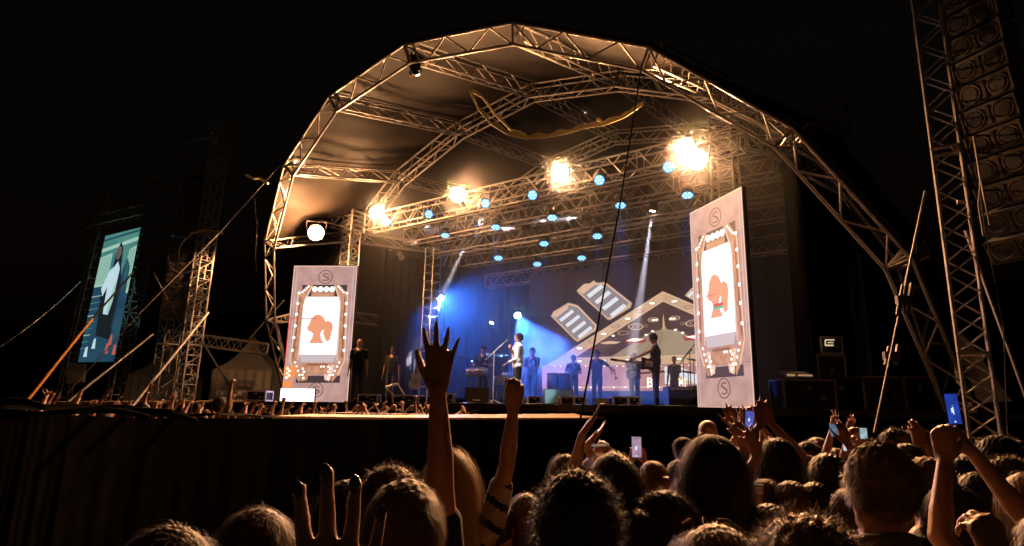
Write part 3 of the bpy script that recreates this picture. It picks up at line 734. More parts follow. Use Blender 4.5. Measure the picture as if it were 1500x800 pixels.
def hair_mesh(style, rot, seed, dens=1., wid=.0018):
    rnd = random.Random(seed); HC = V((0, -.014, 1.632)); RX, RY, RZ = .083, .100, .104
    if style in ('bald',): return None
    grow = {'short': .012, 'spiky': .014, 'curly': .02, 'long': .014, 'pony': .008, 'bun': .008, 'messy': .02}.get(style, .01)
    cap = MB()
    cap.sphere(HC + V((0, -.006, .006)), (RX + grow * .5, RY + grow * .4, RZ + grow * .5), 20, 14)
    if style in ('long', 'messy'):
        for sx in (-1, 0, 1):
            cap.cap((sx * .048, -.05, 1.60), .052, (sx * .062, -.075, 1.36), .040)
        cap.cap((-.07, -.01, 1.60), .03, (-.085, -.02, 1.40), .03); cap.cap((.07, -.01, 1.60), .03, (.085, -.02, 1.40), .03)
    if style == 'pony':
        cap.cap((0, -.11, 1.66), .03, (0, -.15, 1.60), .033); cap.cap((0, -.15, 1.60), .035, (.01, -.14, 1.42), .024)
    if style == 'bun': cap.sphere((0, -.08, 1.74), (.05, .05, .04))
    cm = remesh(cap, .009, 4, 'hair')
    vs = [v.co.copy() for v in cm.vertices]; fs = [tuple(p.vertices) for p in cm.polygons]; bpy.data.meshes.remove(cm)
    # cut the face window out of the long hair and roughen
    out = MB()
    nv = []
    for v in vs:
        k = math.sin(v.x * 210 + math.sin(v.z * 60) * 2) * math.sin(v.y * 180 + v.z * 40)
        nv.append(v + (v - HC).normalized() * (k * .003))
    out.v = nv; out.f = fs
    N = int({'short': 2200, 'spiky': 2600, 'curly': 1900, 'long': 1300, 'pony': 1200, 'bun': 1100, 'messy': 1500}.get(style, 1500) * dens)
    for _ in range(N):
        while True:
            dv = V((rnd.gauss(0, 1), rnd.gauss(0, 1), rnd.gauss(0, 1))).normalized()
            if dv.z < -.45 or (dv.y > .35 and dv.z < .5): continue
            break
        p = HC + V((dv.x * (RX + grow * .4), dv.y * (RY + grow * .3), dv.z * (RZ + grow * .4)))
        nrm = V((dv.x / RX, dv.y / RY, dv.z / RZ)).normalized()
        down = V((0, -.25, -1)); tan = (down - nrm * down.dot(nrm))
        if tan.length < .25: tan = V((rnd.uniform(-1, 1), rnd.uniform(-1, .2), 0)); tan -= nrm * tan.dot(nrm)
        tan.normalize(); rv = V((rnd.gauss(0, 1), rnd.gauss(0, 1), rnd.gauss(0, 1))) * .5
        if style == 'short': seg, step, g_, lift = 3, rnd.uniform(.007, .013), .25, .35
        elif style == 'spiky': seg, step, g_, lift = 2, rnd.uniform(.008, .014), .0, 1.1
        elif style == 'curly': seg, step, g_, lift = 4, rnd.uniform(.006, .011), 0, 1.3
        elif style in ('long', 'messy'): seg, step, g_, lift = 9, rnd.uniform(.022, .036), .6, .18
        elif style == 'pony': seg, step, g_, lift = 4, rnd.uniform(.014, .022), .3, .06
        else: seg, step, g_, lift = 3, .016, .2, .08
        if style in ('pony', 'bun'):
            tgt = V((0, -.11, 1.66)) if style == 'pony' else V((0, -.06, 1.73)); tan = (tgt - p); tan -= nrm * tan.dot(nrm); tan.normalize()
        flip = style in ('long', 'messy') and rnd.random() < .07
        dcur = (tan + nrm * (lift * (2.5 if flip else 1)) + rv * (.28 if style != 'curly' else 1)).normalized()
        pts = [p]; curlv = V((rnd.gauss(0, 1), rnd.gauss(0, 1), rnd.gauss(0, 1))).normalized()
        for k in range(seg):
            q = pts[-1] + dcur * step
            e = V(((q.x - HC.x) / (RX + .012), (q.y - HC.y) / (RY + .012), (q.z - HC.z) / (RZ + .012)))
            if e.length < 1 and style in ('long', 'pony', 'messy', 'bun'):
                e.normalize(); q = HC + V((e.x * (RX + .013), e.y * (RY + .013), e.z * (RZ + .013)))
            if style in ('long', 'messy') and q.z < 1.6 and q.y > 0: q.y -= .006
            pts.append(q)
            if style == 'curly': dcur = (dcur + curlv * .9 + rv * .3).normalized()
            else: dcur = (dcur + V((0, 0, -g_)) + V((rnd.gauss(0, 1), rnd.gauss(0, 1), 0)) * (.08 if style != 'messy' else .3)).normalized()
        w = wid * rnd.uniform(.7, 1.3); sd = (pts[1] - pts[0]).cross(nrm).normalized() * (w / 2); o_ = len(out.v)
        for k, q in enumerate(pts[:-1]): out.v += [q - sd * (1 - .5 * k / seg), q + sd * (1 - .5 * k / seg)]
        out.v.append(pts[-1]); n2 = len(pts) - 1
        out.f += [(o_ + 2 * k, o_ + 2 * k + 1, o_ + 2 * k + 3, o_ + 2 * k + 2) for k in range(n2 - 1)] + [(o_ + 2 * n2 - 2, o_ + 2 * n2 - 1, o_ + 2 * n2)]
    if style == 'pony':
        for _ in range(int(420 * dens)):
            p = V((rnd.gauss(0, .014), -.12 + rnd.gauss(0, .012), 1.67)); pts = [p]
            ox, oy = rnd.gauss(0, .022), rnd.gauss(0, .02)
            for k in range(1, 8):
                t = k / 7; pts.append(V((p.x + ox * t, -.12 - .05 * math.sin(t * PI) + oy * t - .01, 1.67 - .27 * t * t - .03 * t)))
            sd = V((wid * .6, 0, 0)); o_ = len(out.v)
            for q in pts: out.v += [q - sd, q + sd]
            out.f += [(o_ + 2 * k, o_ + 2 * k + 1, o_ + 2 * k + 3, o_ + 2 * k + 2) for k in range(7)]
    piv = V((0, 0, 1.48)); out.v = [piv + rot @ (v - piv) for v in out.v]
    return out

def solve_arm(Sh, T, pole, L1=.285, L2=.255):
    dv = T - Sh; D = dv.length; 
    if D > (L1 + L2) * .998: k = D / ((L1 + L2) * .998); k = min(k, 1.12); L1 *= k; L2 *= k
    D2 = min(D, (L1 + L2) * .999); dv = dv.normalized(); a = (L1 * L1 - L2 * L2 + D2 * D2) / (2 * D2); h = math.sqrt(max(0, L1 * L1 - a * a))
    pv = V(pole) - dv * V(pole).dot(dv); pv.normalize()
    return Sh + dv * a + pv * h, Sh + dv * D2

def person(label, loc, yaw, sc, arms=None, head=(0, 0, 0), hair='short', hcol='dark', shirt='black', sleeve='short', trousers='jeans', vox=.009, skin=0, group=None, dens=1., wid=.0022, seed=0, build=1., lower=True, cap=False, hood=False, stripes=False, glasses=False, hand_sc=1., collar=False, vest=False, nails=False, ring=False, name='person', cat='person', straps=False):
    loc = V(loc); T = bpy.data.objects.new(name, None); COL.objects.link(T); T.location = loc; T.rotation_euler = (0, 0, yaw); T.scale = (sc, sc, sc); tag(T, label, cat, group)
    Ri = Matrix.Rotation(-yaw, 3, 'Z')
    toL = lambda P: Ri @ (V(P) - loc) / sc
    toLd = lambda D: Ri @ V(D)
    arms = arms or {}
    M = MB(); b_ = build
    # torso core, neck
    M.cap((0, 0, 1.15), .10, (0, 0, 1.36), .11 * b_); M.cap((-.13 * b_, 0, 1.395), .05, (.13 * b_, 0, 1.395), .05)
    M.cap((0, -.008, 1.40), .062 * b_, (0, .0, 1.53), .052 * b_); M.cap((0, 0, .98), .11, (0, 0, 1.15), .10)
    for sx in (-1, 1): M.cap((sx * .10 * b_, -.005, 1.425), .036, (sx * .02, -.01, 1.48), .045)
    # head
    rot = Matrix.Rotation(head[0], 3, 'Z') @ Matrix.Rotation(head[1], 3, 'X') @ Matrix.Rotation(head[2], 3, 'Y'); piv = V((0, 0, 1.48))
    H = MB()
    H.sphere((0, -.008, 1.635), (.073, .092, .093), 16, 12); H.sphere((0, .022, 1.575), (.056, .062, .068), 14, 10); H.sphere((0, .055, 1.535), (.028, .026, .022), 10, 8)
    H.cap((-.045, -.01, 1.56), .03, (-.02, .05, 1.525), .022); H.cap((.045, -.01, 1.56), .03, (.02, .05, 1.525), .022)
    H.cap((0, .084, 1.64), .010, (0, .101, 1.597), .013, 8); H.sphere((.011, .09, 1.592), .009, 8, 6); H.sphere((-.011, .09, 1.592), .009, 8, 6)
    H.cap((-.032, .074, 1.652), .011, (.032, .074, 1.652), .011, 8); H.sphere((-.036, .058, 1.605), (.02, .02, .016)); H.sphere((.036, .058, 1.605), (.02, .02, .016))
    H.cap((-.018, .079, 1.567), .0075, (.018, .079, 1.567), .0075, 8); H.cap((-.014, .078, 1.556), .008, (.014, .078, 1.556), .008, 8)
    for sx in (-1, 1):
        H.sphere((sx * .077, -.012, 1.603), (.010, .019, .031), 10, 8); H.sphere((sx * .083, -.02, 1.612), (.010, .013, .022), 8, 6); H.sphere((sx * .075, -.006, 1.577), (.009, .009, .011), 8, 6)
    H.v = [piv + rot @ (v - piv) for v in H.v]; M.add(H.v, H.f)
    SH = MB(); tips_all = []; ringpos = []
    for side in (1, -1):
        a = arms.get('R' if side > 0 else 'L', {})
        Sx = V((side * .178 * b_, -.005, 1.385))
        tgt = toL(a['t']) if 't' in a else V(a.get('l', (side * .25, .04, .84)))
        if tgt.z > 1.45: Sx += V((-side * .015, 0, .055))
        pole = toLd(a['pole']) if 'pole' in a else V((side * .7, -.2, -.6)) if tgt.z > 1.2 else V((side * .3, -1, 0))
        E_, W_ = solve_arm(Sx, tgt, pole)
        M.cap(Sx, .052 * b_, Sx.lerp(E_, .45), .044 * b_); M.cap(Sx.lerp(E_, .45), .044 * b_, E_, .036); M.cap(E_, .037, E_.lerp(W_, .3), .039); M.cap(E_.lerp(W_, .3), .039, W_.lerp(E_, .1), .025); M.cap(W_.lerp(E_, .1), .026, W_, .0235)
        M.cap(V((side * .12, 0, 1.33)), .055, Sx, .05)
        d = toLd(a['dir']) if 'dir' in a else (W_ - E_).normalized() if tgt.z > .95 else (W_ - E_).normalized()
        n = toLd(a['palm']) if 'palm' in a else (V((0, 1, 0.05)) if tgt.z > 1.2 else V((-side, .2, 0)))
        rg = {2: None} if ring and side > 0 else None
        tp_ = hand_prims(M, W_, d, n, side, a.get('spread', .12), a.get('curl', (.2, .22, .25, .3)), a.get('thumb', (.75, .15)), hand_sc, rings=rg)
        if nails and side > 0: tips_all = tp_
        if rg: ringpos = [rg[2]]
        if sleeve == 'long': SH.cap(Sx, .064 * b_, E_, .050); SH.cap(E_, .050, W_.lerp(E_, .08), .036)
        elif sleeve == 'short': SH.cap(Sx, .066 * b_, Sx.lerp(E_, .62), .056)
        elif sleeve == 'cap': SH.cap(Sx, .060 * b_, Sx.lerp(E_, .2), .055)
    bm_ = remesh(M, vox, 3 if vox < .007 else 2, 'body', SK[skin], .5)
    o = bpy.data.objects.new('body', bm_); COL.objects.link(o); o.parent = T
    # eyes
    if vox < .012:
        Ey = MB()
        for sx in (-1, 1): Ey.sphere(piv + rot @ (V((sx * .030, .076, 1.628)) - piv), (.0125, .0085, .007), 8, 6)
        Ey.build('eyes', mat('eye white', (.6, .58, .55), .2), T, smooth=True, rel=True)
    # shirt
    if sleeve == 'bare':
        SH.cap((-.06, 0, 1.30), .10, (.06, 0, 1.30), .10)
    else:
        SH.cap((-.125 * b_, -.004, 1.388), .066, (.125 * b_, -.004, 1.388), .066)
        for sx in (-1, 1): SH.cap((sx * .13 * b_, -.006, 1.405), .05, (sx * .045, -.012, 1.445), .048)
    SH.sphere((0, -.002, 1.27), (.180 * b_, .128 * b_, .19), 18, 14); SH.sphere((0, 0, 1.08), (.165 * b_, .125 * b_, .23), 18, 14); SH.cap((-.06 * b_, 0, .93), .115, (.06 * b_, 0, .93), .115)
    SH.cap((-.05 * b_, 0, 1.16), .12 * b_, (.05 * b_, 0, 1.16), .12 * b_)
    if collar:
        for q in range(12):
            a0 = q * PI / 6; a1 = (q + 1) * PI / 6
            SH.cap((.074 * math.cos(a0), .066 * math.sin(a0) - .008, 1.47 + .016 * (1 - math.sin(a0))), .020, (.074 * math.cos(a1), .066 * math.sin(a1) - .008, 1.47 + .016 * (1 - math.sin(a1))), .020, 8)
    if hood:
        SH.sphere(piv + rot @ (V((0, -.025, 1.635)) - piv), (.108, .118, .122), 18, 14); SH.cap((0, -.05, 1.43), .11, (0, -.04, 1.58), .10)
    sm = remesh(SH, max(.011, vox), 4, 'shirt', CL[shirt])
    o = bpy.data.objects.new('hooded_top' if hood else 'shirt', sm); COL.objects.link(o); o.parent = T
    if stripes:
        sm.materials.append(CL['black'])
        for p in sm.polygons:
            c = p.center
            k = (c.z * 1.0 + c.x * .62) * 9.2
            if (k % 1) < .33: p.material_index = 1
    if lower:
        TR = MB()
        for sx in (-1, 1): TR.cap((sx * .085, 0, .90), .10, (sx * .095, .01, .50), .068); TR.cap((sx * .095, .01, .50), .066, (sx * .10, 0, .10), .052)
        TR.cap((-.05, 0, .95), .115, (.05, 0, .95), .115)
        o = bpy.data.objects.new('trousers', remesh(TR, .018, 3, 'trousers', CL[trousers])); COL.objects.link(o); o.parent = T
        for sx in (-1, 1): MB().cap((sx * .10, -.05, .045), .045, (sx * .11, .13, .035), .035).build('shoe', blkm, T, smooth=True, rel=True)
    if hair != 'bald' and not hood:
        hm = hair_mesh(hair, rot, seed + 3, dens, wid)
        hm.build('hair', HR[hcol], T, rel=True)
    if cap:
        Cp = MB(); Cp.sphere((0, -.012, 1.665), (.095, .108, .088), 16, 10); Cp.cap((-.04, .10, 1.672), .02, (.04, .10, 1.672), .02)
        Cp.v = [piv + rot @ (v - piv) for v in Cp.v]
        o = bpy.data.objects.new('cap', remesh(Cp, .01, 3, 'cap', CL['black'])); COL.objects.link(o); o.parent = T
    if glasses:
        G_ = MB()
        for sx in (-1, 1): G_.tube((sx * .036, .10, 1.63), (sx * .08, .0, 1.62), .003, 5); G_.lathe([(.022, -.002), (.022, .002), (.019, .002)], (sx * .034, .1, 1.628), (0, 1, 0), 10)
        G_.v = [piv + rot @ (v - piv) for v in G_.v]; G_.build('glasses', blkm, T, rel=True)
    for p, d, n, r in tips_all:
        x = d.cross(n).normalized()
        MB().sphere(p - n * (r * .72) - d * (r * .2), (r * .80, r * .36, r * 1.25), 10, 8, (x, n, d)).build('fingernail', blackgloss, T, smooth=True, rel=True)
    for p, d, r in ringpos: MB().lathe([(r * 1.05, -.002), (r * 1.22, 0), (r * 1.05, .002)], p, d, 14).build('finger_ring', gold, T, smooth=True, rel=True)
    return T
def facing(P, Q): d = V(Q) - V(P); return math.atan2(d.y, d.x) - PI / 2

SINGER = onY(757, 590, 15.3); SINGER.z = DZ
# ---------------------------------------------------------------- performers
def stand(px, Y): P = onY(px, 590, Y); P.z = DZ; return P
P = SINGER
singer = person('singer in white shirt and dark trousers with microphone raised to his mouth', P, facing(P, P + V((-1, -.25, 0))), 1.0,
    arms={'R': {'t': onY(748.5, 512, 15.15), 'pole': V((0, -1, -.9)), 'curl': (1, 1.1, 1.1, 1.1), 'palm': V((1, .2, 0)), 'thumb': (.3, .6)},
          'L': {'t': P + V((-.22, -.14, 1.0)), 'pole': V((.6, .2, -.5)), 'palm': V((0, 0, -1))}}, head=(0, .12, 0), hair='short', hcol='black', shirt='white', sleeve='long', trousers='black', vox=.008, skin=0, seed=11, collar=True, build=1.1)
MBm = onY(746, 503, 15.12)
T = MB().cap(MBm + V((.02, 0, -.15)), .014, MBm, .017).sphere(MBm + V((-.0, 0, .02)), .027).build('microphone', blkm, smooth=True); tag(T, 'hand microphone held by the singer in white', 'microphone')
def simple_guitar(P, d, up, label, col, scl=1.):
    T = thing('guitar', label, 'guitar', P); x, u, d_ = frame(d, up)   # d neck direction
    n_ = u
    prof = [(.0, -.24), (.10, -.235), (.165, -.17), (.17, -.08), (.125, .0), (.13, .07), (.155, .12), (.13, .19), (.06, .16), (.03, .20)]
    pts = [P + x * (a * scl) + d_ * (b * scl) for a, b in prof] + [P - x * (a * scl) + d_ * (b * scl) for a, b in reversed(prof[1:])]
    MB().prism([p - n_ * .02 for p in pts], n_ * .04).build('guitar_body', col, T)
    MB().box(P + d_ * (.45 * scl) + n_ * .022, (.025 * scl, .30 * scl, .012), (x, d_, n_)).build('neck', mat('maple neck', (.35, .22, .12), .4), T)
    MB().prism([P + d_ * (.74 * scl) + x * a + n_ * .01 for a in (-.03, .03)] + [P + d_ * (.92 * scl) + x * .035 + n_ * .01, P + d_ * (.90 * scl) - x * .02 + n_ * .01], n_ * .015).build('headstock', col, T)
    MB().box(P - d_ * .02 + n_ * .024, (.07 * scl, .09 * scl, .003), (x, d_, n_)).build('pickguard', mat('pickguard', (.5, .5, .5), .4), T)
    return T
def muso(px, Y, label, seed, sc=1., **k):
    P = stand(px, Y); return person(label, P, k.pop('yaw', facing(P, V((-5, 0, 0)))), sc, seed=seed, vox=.012, dens=.4, wid=.004, **k)
P = stand(962, 15.4)
muso(962, 15.4, 'tall guitarist in black vest silhouetted against the lit video wall', 21, 1.04, yaw=facing(P, P + V((-1, .1, 0))), head=(0, -.35, 0), hair='short', hcol='black', sleeve='cap', trousers='black', skin=1,
     arms={'R': {'t': P + V((-.25, -.28, 1.02)), 'curl': (.9, .9, .9, .9)}, 'L': {'t': P + V((-.62, .12, 1.12)), 'curl': (.9, .9, .9, .9)}})
gm = mat('dark guitar finish', (.02, .015, .012), .2, coat=.6)
simple_guitar(P + V((-.22, -.20, 1.03)), V((-1, .25, .12)), V((0, -1, .1)), 'dark electric guitar held by the tall silhouetted guitarist', gm)
P = stand(930, 19.4)
muso(930, 19.4, 'stocky bald guitarist in dark shirt in front of the video wall', 22, .98, hair='bald', sleeve='short', build=1.2, skin=1, arms={'R': {'t': P + V((-.18, -.3, 1.0)), 'curl': (.8,) * 4}, 'L': {'t': P + V((.55, -.35, 1.12)), 'curl': (.8,) * 4}})
simple_guitar(P + V((-.05, -.26, 1.02)), V((1, -.1, .1)), V((0, -1, .1)), 'black guitar held by the stocky bald guitarist', gm)
P = stand(875, 19.8)
muso(875, 19.8, 'brass player in blue lit T-shirt holding a trumpet at his side', 23, 1.02, hair='short', hcol='black', shirt='black', skin=2, arms={'L': {'t': P + V((.42, -.25, 1.1)), 'curl': (.8,) * 4}})
tr_ = thing('trumpet', 'brass trumpet hanging from the hand of the brass player', 'trumpet', P + V((.45, -.3, 1.1))); Q = P + V((.45, -.32, 1.12)); brass = mat('brass', (.8, .6, .3), .25, 1)
dd = V((.35, -.1, -.9)).normalized(); MB().lathe([(.008, -.28), (.009, .12), (.02, .2), (.06, .26), (.062, .262)], Q, dd, 12).build('bell', brass, tr_, smooth=True)
MB().tube(Q - dd * .12 + V((.05, 0, 0)), Q + dd * .1 + V((.05, 0, 0)), .009).tube(Q - dd * .12, Q - dd * .12 + V((.05, 0, 0)), .009).tube(Q + dd * .1, Q + dd * .1 + V((.05, 0, 0)), .009).build('tubing', brass, tr_)
for k in range(3): MB().tube(Q + dd * (-.04 + .03 * k) + V((.0, 0, 0)), Q + dd * (-.04 + .03 * k) + V((.06, 0, .02)), .011).build('valve', brass, tr_)
muso(990, 20.2, 'musician half hidden behind the tall guitarist on his right', 24, .96, hair='short', hcol='black', shirt='navy', skin=1)
muso(840, 19.6, 'musician in pale blue light at the conga drums', 25, .92, hair='short', hcol='black', shirt='navy', skin=2, arms={'R': {'l': (.2, .3, 1.1)}, 'L': {'l': (-.2, .3, 1.1)}})
P = stand(779, 19.0)
muso(779, 19.0, 'musician in black standing right behind the singer', 26, 1.0, hair='short', hcol='black', shirt='black', skin=1, arms={'L': {'l': (-.1, .3, 1.15), 'curl': (.8,) * 4}})
muso(706, 18.2, 'percussionist in cap behind the cyan lit timbales left of the singer', 27, .98, cap=True, hair='short', hcol='black', shirt='navy', skin=1, arms={'R': {'l': (.2, .32, 1.12), 'curl': (.8,) * 4}, 'L': {'l': (-.2, .32, 1.15), 'curl': (.8,) * 4}})
muso(521, 17.4, 'bald stagehand in black T-shirt standing right of the left video panel', 28, 1.0, hair='bald', shirt='black', skin=0, yaw=facing(stand(521, 17.4), V((-1, 0, 0))))
muso(571, 19.5, 'shadowed person standing in the dark left wing of the stage', 29, 1.0, hair='short', hcol='black', shirt='black', skin=2)

# ---------------------------------------------------------------- instruments and gear on deck
GEN = 0
P = stand(607, 17.2); wg = mat('white guitar finish', (.8, .78, .74), .25, coat=.5)
simple_guitar(P + V((0, 0, .62)), V((.1, .12, 1)), V((0, -1, .2)), 'white electric guitar upright on a stand left of the raised hand', wg)
T = thing('guitar_stand', 'black stand under the white electric guitar', 'guitar stand', P)
MB().tube(P + V((0, .1, 0)), P + V((0, .08, .5)), .012).build('post', blk, T)
for q in (-.18, .18): MB().tube(P + V((q, -.12, 0)), P + V((0, .1, .25)), .01).build('leg', blk, T)
def mic_stand(px, Y, h, tip, label, col=steelb):
    P = stand(px, Y); T = thing('microphone_stand', label, 'microphone stand', P)
    MB().tube(P, P + V((0, 0, h)), .012).build('post', col, T)
    for q in range(3): a = q * 2.1 + .3; MB().tube(P + V((0, 0, .12)), P + V((.28 * math.cos(a), .28 * math.sin(a), .01)), .009).build('leg', col, T)
    if tip is not None:
        d = (tip - (P + V((0, 0, h)))).normalized(); MB().tube(P + V((0, 0, h)) - d * .3, tip, .010).build('boom', col, T)
        MB().cap(tip, .012, tip + d * .12, .016).sphere(tip + d * .14, .026).build('microphone', blkm, T, smooth=True)
    return T
mic_stand(722, 15.2, 1.25, onY(743, 498, 15.1), 'straight microphone stand with long boom rising to the singer')
mic_stand(1013, 16.5, 1.5, onY(1024, 497, 16.4), 'tall boom microphone stand at the right by the led panel', blk)
mic_stand(683, 17.6, 1.25, onY(696, 528, 17.7), 'slim microphone stand left of the timbales', blk)
mic_stand(836, 18.6, 1.1, onY(829, 548, 18.6), 'microphone stand leaning over the conga drums', blk)
mic_stand(1003, 17.0, 1.3, onY(1008, 518, 17), 'black microphone stand among the cymbals at the right', blk)
chrome = mat('drum chrome', (.6, .6, .62), .25, .9); skinp = mat('drum head', (.75, .76, .74), .4)
def drum(P, r, h, label, shell, tilt=(0, 0, 1), nm_='drum', legs=True, prof=None, cat='drum', group=None):
    T = thing(nm_, label, cat, P, group); ax = V(tilt).normalized()
    MB().lathe(prof or [(r, 0), (r, h)], P, ax, 18).build('shell', shell, T, smooth=True)
    MB().lathe([(r * 1.03, h - .03), (r * 1.04, h + .008), (r * .98, h + .01)], P, ax, 18).build('rim', chrome, T, smooth=True)
    MB().lathe([(.0001, h + .004), (r * .97, h + .004), (r * .97, h + .001)], P, ax, 18).build('drum_head', skinp, T)
    for q in range(6):
        a = q * PI / 3; x, u, d_ = frame(ax); e = x * math.cos(a) + u * math.sin(a)
        MB().tube(P + e * (r * 1.03) + ax * (h * .45), P + e * (r * 1.03) + ax * (h - .01), .008, 5).build('lug', chrome, T)
    if legs:
        for q in range(3): a = q * 2.1; MB().tube(P + V((r * .9 * math.cos(a), r * .9 * math.sin(a), .02)), V((P.x + r * 1.3 * math.cos(a), P.y + r * 1.3 * math.sin(a), DZ)), .012).build('leg', chrome, T)
    return T
cprof = lambda r, h: [(r * .72, 0), (r * .95, h * .3), (r * 1.08, h * .6), (r, h)]
P = stand(810, 18.3); drum(P + V((0, 0, .22)), .17, .72, 'left one of the two tall conga drums', mat('dark drum shell', (.05, .02, .015), .3), nm_='conga', prof=cprof(.17, .72), cat='conga', group='conga drums')
P = stand(828, 18.3); drum(P + V((0, 0, .22)), .18, .72, 'right one of the two tall conga drums', MATS['dark drum shell'], nm_='conga', prof=cprof(.18, .72), cat='conga', group='conga drums')
P = stand(690, 17.2); drum(P + V((0, 0, .78)), .17, .16, 'left cyan lit timbale drum in front of the percussionist', chrome, (0, -.35, 1), nm_='timbale')
P = stand(704, 17.2); drum(P + V((0, 0, .80)), .17, .16, 'right cyan lit timbale drum in front of the percussionist', chrome, (0, -.35, 1), nm_='timbale')
P = stand(733, 18.3); drum(P + V((0, 0, .6)), .2, .25, 'white floor tom behind the microphone stand', skinp, nm_='floor_tom')
P = stand(742, 18.6); drum(P + V((0, 0, .75)), .15, .2, 'small tom drum between the microphone stand and the singer', skinp, nm_='tom_drum')
def cymbal(px, py, Y, label):
    P = onY(px, py, Y); T = thing('cymbal', label, 'cymbal', V((P.x, P.y, DZ)))
    MB().lathe([(.0001, .03), (.03, .025), (.05, .01), (.22, 0), (.221, -.002)], P, (.1, -.25, 1), 18).build('plate', brass, T, smooth=True)
    MB().tube((P.x, P.y, DZ), P, .011).build('stand_post', chrome, T)
    for q in range(3): a = q * 2.1; MB().tube((P.x, P.y, DZ + .3), (P.x + .3 * math.cos(a), P.y + .3 * math.sin(a), DZ + .01), .01).build('leg', chrome, T)
cymbal(736, 521, 18.2, 'cyan lit cymbal on a tall stand left of the singer'); cymbal(714, 519, 18.8, 'cymbal above the percussionist left of the singer')
cymbal(700, 530, 18.9, 'low cymbal behind the cyan timbales'); cymbal(1016, 527, 17.5, 'cymbal beside the right led panel'); cymbal(1008, 545, 17.2, 'lower cymbal beside the right led panel')
def flight_case(px0, px1, py0, Y, label, open_=False, dz=None, m_=blk, dep=.5, edges=steelb, nm_='flight_case', cat='flight case', rot=0, z0=DZ, group=None):
    a = onY(px0, py0, Y); b = onY(px1, py0, Y); h = a.z - z0; w_ = (b - a).length
    if dz: h = dz
    c = V(((a.x + b.x) / 2, (a.y + b.y) / 2, z0)); T = thing(nm_, label, cat, c, group); ax = (Matrix.Rotation(rot, 3, 'Z') @ V((1, 0, 0)), Matrix.Rotation(rot, 3, 'Z') @ V((0, 1, 0)), Z_)
    MB().box(c + ax[1] * (dep / 2) + Z_ * (h / 2), (w_ / 2, dep / 2, h / 2), ax).build('case_shell', m_, T)
    e = MB(); t_ = min(.022, h * .1)
    for sx in (-1, 1):
        for sy in (0, 1): e.box(c + ax[0] * (sx * w_ / 2) + ax[1] * (sy * dep) + Z_ * (h / 2), (t_, t_, h / 2 + t_), ax)
    for sz in (0, 1):
        for sy in (0, 1): e.box(c + ax[1] * (sy * dep) + Z_ * (sz * h), (w_ / 2 - t_ - .001, t_ * .9, t_ * .9), ax)
        for sx in (-1, 1): e.box(c + ax[0] * (sx * w_ / 2) + ax[1] * (dep / 2) + Z_ * (sz * h), (t_ * .9, dep / 2 - t_ - .001, t_ * .9), ax)
    e.build('case_edging', edges, T)
    MB().box(c + ax[1] * (-t_ - .004) + Z_ * (h * .72), (min(.04, w_ * .07), .008, h * .06), ax).build('latch', edges, T)
    MB().box(c + ax[1] * (-t_ - .004) + Z_ * (h * .4) + ax[0] * (w_ * .25), (min(.05, w_ * .09), .008, h * .05), ax).build('handle', edges, T)
    return T
edgeo = mat('worn orange case edging', (.35, .25, .15), .5, .3)
flight_case(362, 389, 573, 16.5, 'small white edged flight case left of the left led panel')
flight_case(525, 553, 578, 16.2, 'low white edged case just right of the left led panel', dep=.4)
flight_case(576, 608, 579, 15.8, 'white edged case under the tilted light frame')
flight_case(648, 664, 577, 15.2, 'small case right of the raised forearm')
flight_case(774, 792, 581, 14.4, 'small white edged box right of the singer'); flight_case(841, 857, 581.5, 14.2, 'small pale edged box right of the teal monitor')
flight_case(822, 840, 582, 14.2, 'black box with orange edges right of the teal monitor', edges=edgeo); flight_case(899, 919, 581.5, 14.0, 'black box with orange edges before the bald guitarist', edges=edgeo)
flight_case(920.5, 937, 581.5, 14.0, 'small pale edged box before the bald guitarist')
def wedge(px0, px1, py0, Y, label, m_):
    a = onY(px0, py0, Y); b = onY(px1, py0, Y); h = a.z - DZ; c = V(((a.x + b.x) / 2, a.y, DZ)); w_ = (b - a).length / 2
    T = thing('stage_monitor', label, 'stage monitor', c)
    pr = [c + V((-w_, 0, 0)), c + V((-w_, .4, 0)), c + V((-w_, .3, h)), c + V((-w_, .18, h))]
    MB().prism(pr, V((2 * w_, 0, 0))).build('cabinet', blk, T)
    n_ = V((0, -h, .18)).normalized(); u_ = V((0, .18, h)).normalized(); mid = c + V((0, .09, h / 2))
    MB().box(mid + n_ * .008, (w_ * .92, math.hypot(h, .18) * .44, .006), (V((1, 0, 0)), u_, n_)).build('grille', m_, T)
    MB().box(mid + n_ * .018 + u_ * (-h * .3), (w_ * .3, .01, .004), (V((1, 0, 0)), u_, n_)).build('badge', steelb, T)
wedge(797, 841, 569, 14.8, 'wide teal stage monitor right of the singer', mat('teal grille', (.05, .16, .19), .6))  # the grille itself is coloured teal
wedge(681, 716, 567, 14.6, 'black wedge monitor left of the singer', blk); wedge(872, 893, 583, 14.3, 'small black wedge monitor before the brass player', blk); wedge(744, 768, 582, 14.2, 'low black wedge monitor at the singer feet', blk)
# tilted light frame
P = onY(560, 590, 15.8); P.z = DZ; T = thing('tilted_frame', 'pale tilted metal lamp frame on the deck behind the raised hands', 'lamp frame', P)
pts = [onY(565, 567, 15.8), onY(582, 562, 15.8), onY(593, 579, 15.8), onY(578, 581, 15.8)]
for a, b in ((0, 1), (1, 2), (0, 3), (2, 3)): MB().tube(pts[a], pts[b], .02).build('bar', steelb, T)
MB().prism([pts[0], pts[1], pts[1] + V((0, .3, -.02)), pts[0] + V((0, .3, -.02))], (0, 0, .03)).build('lamp_face', steelb, T)
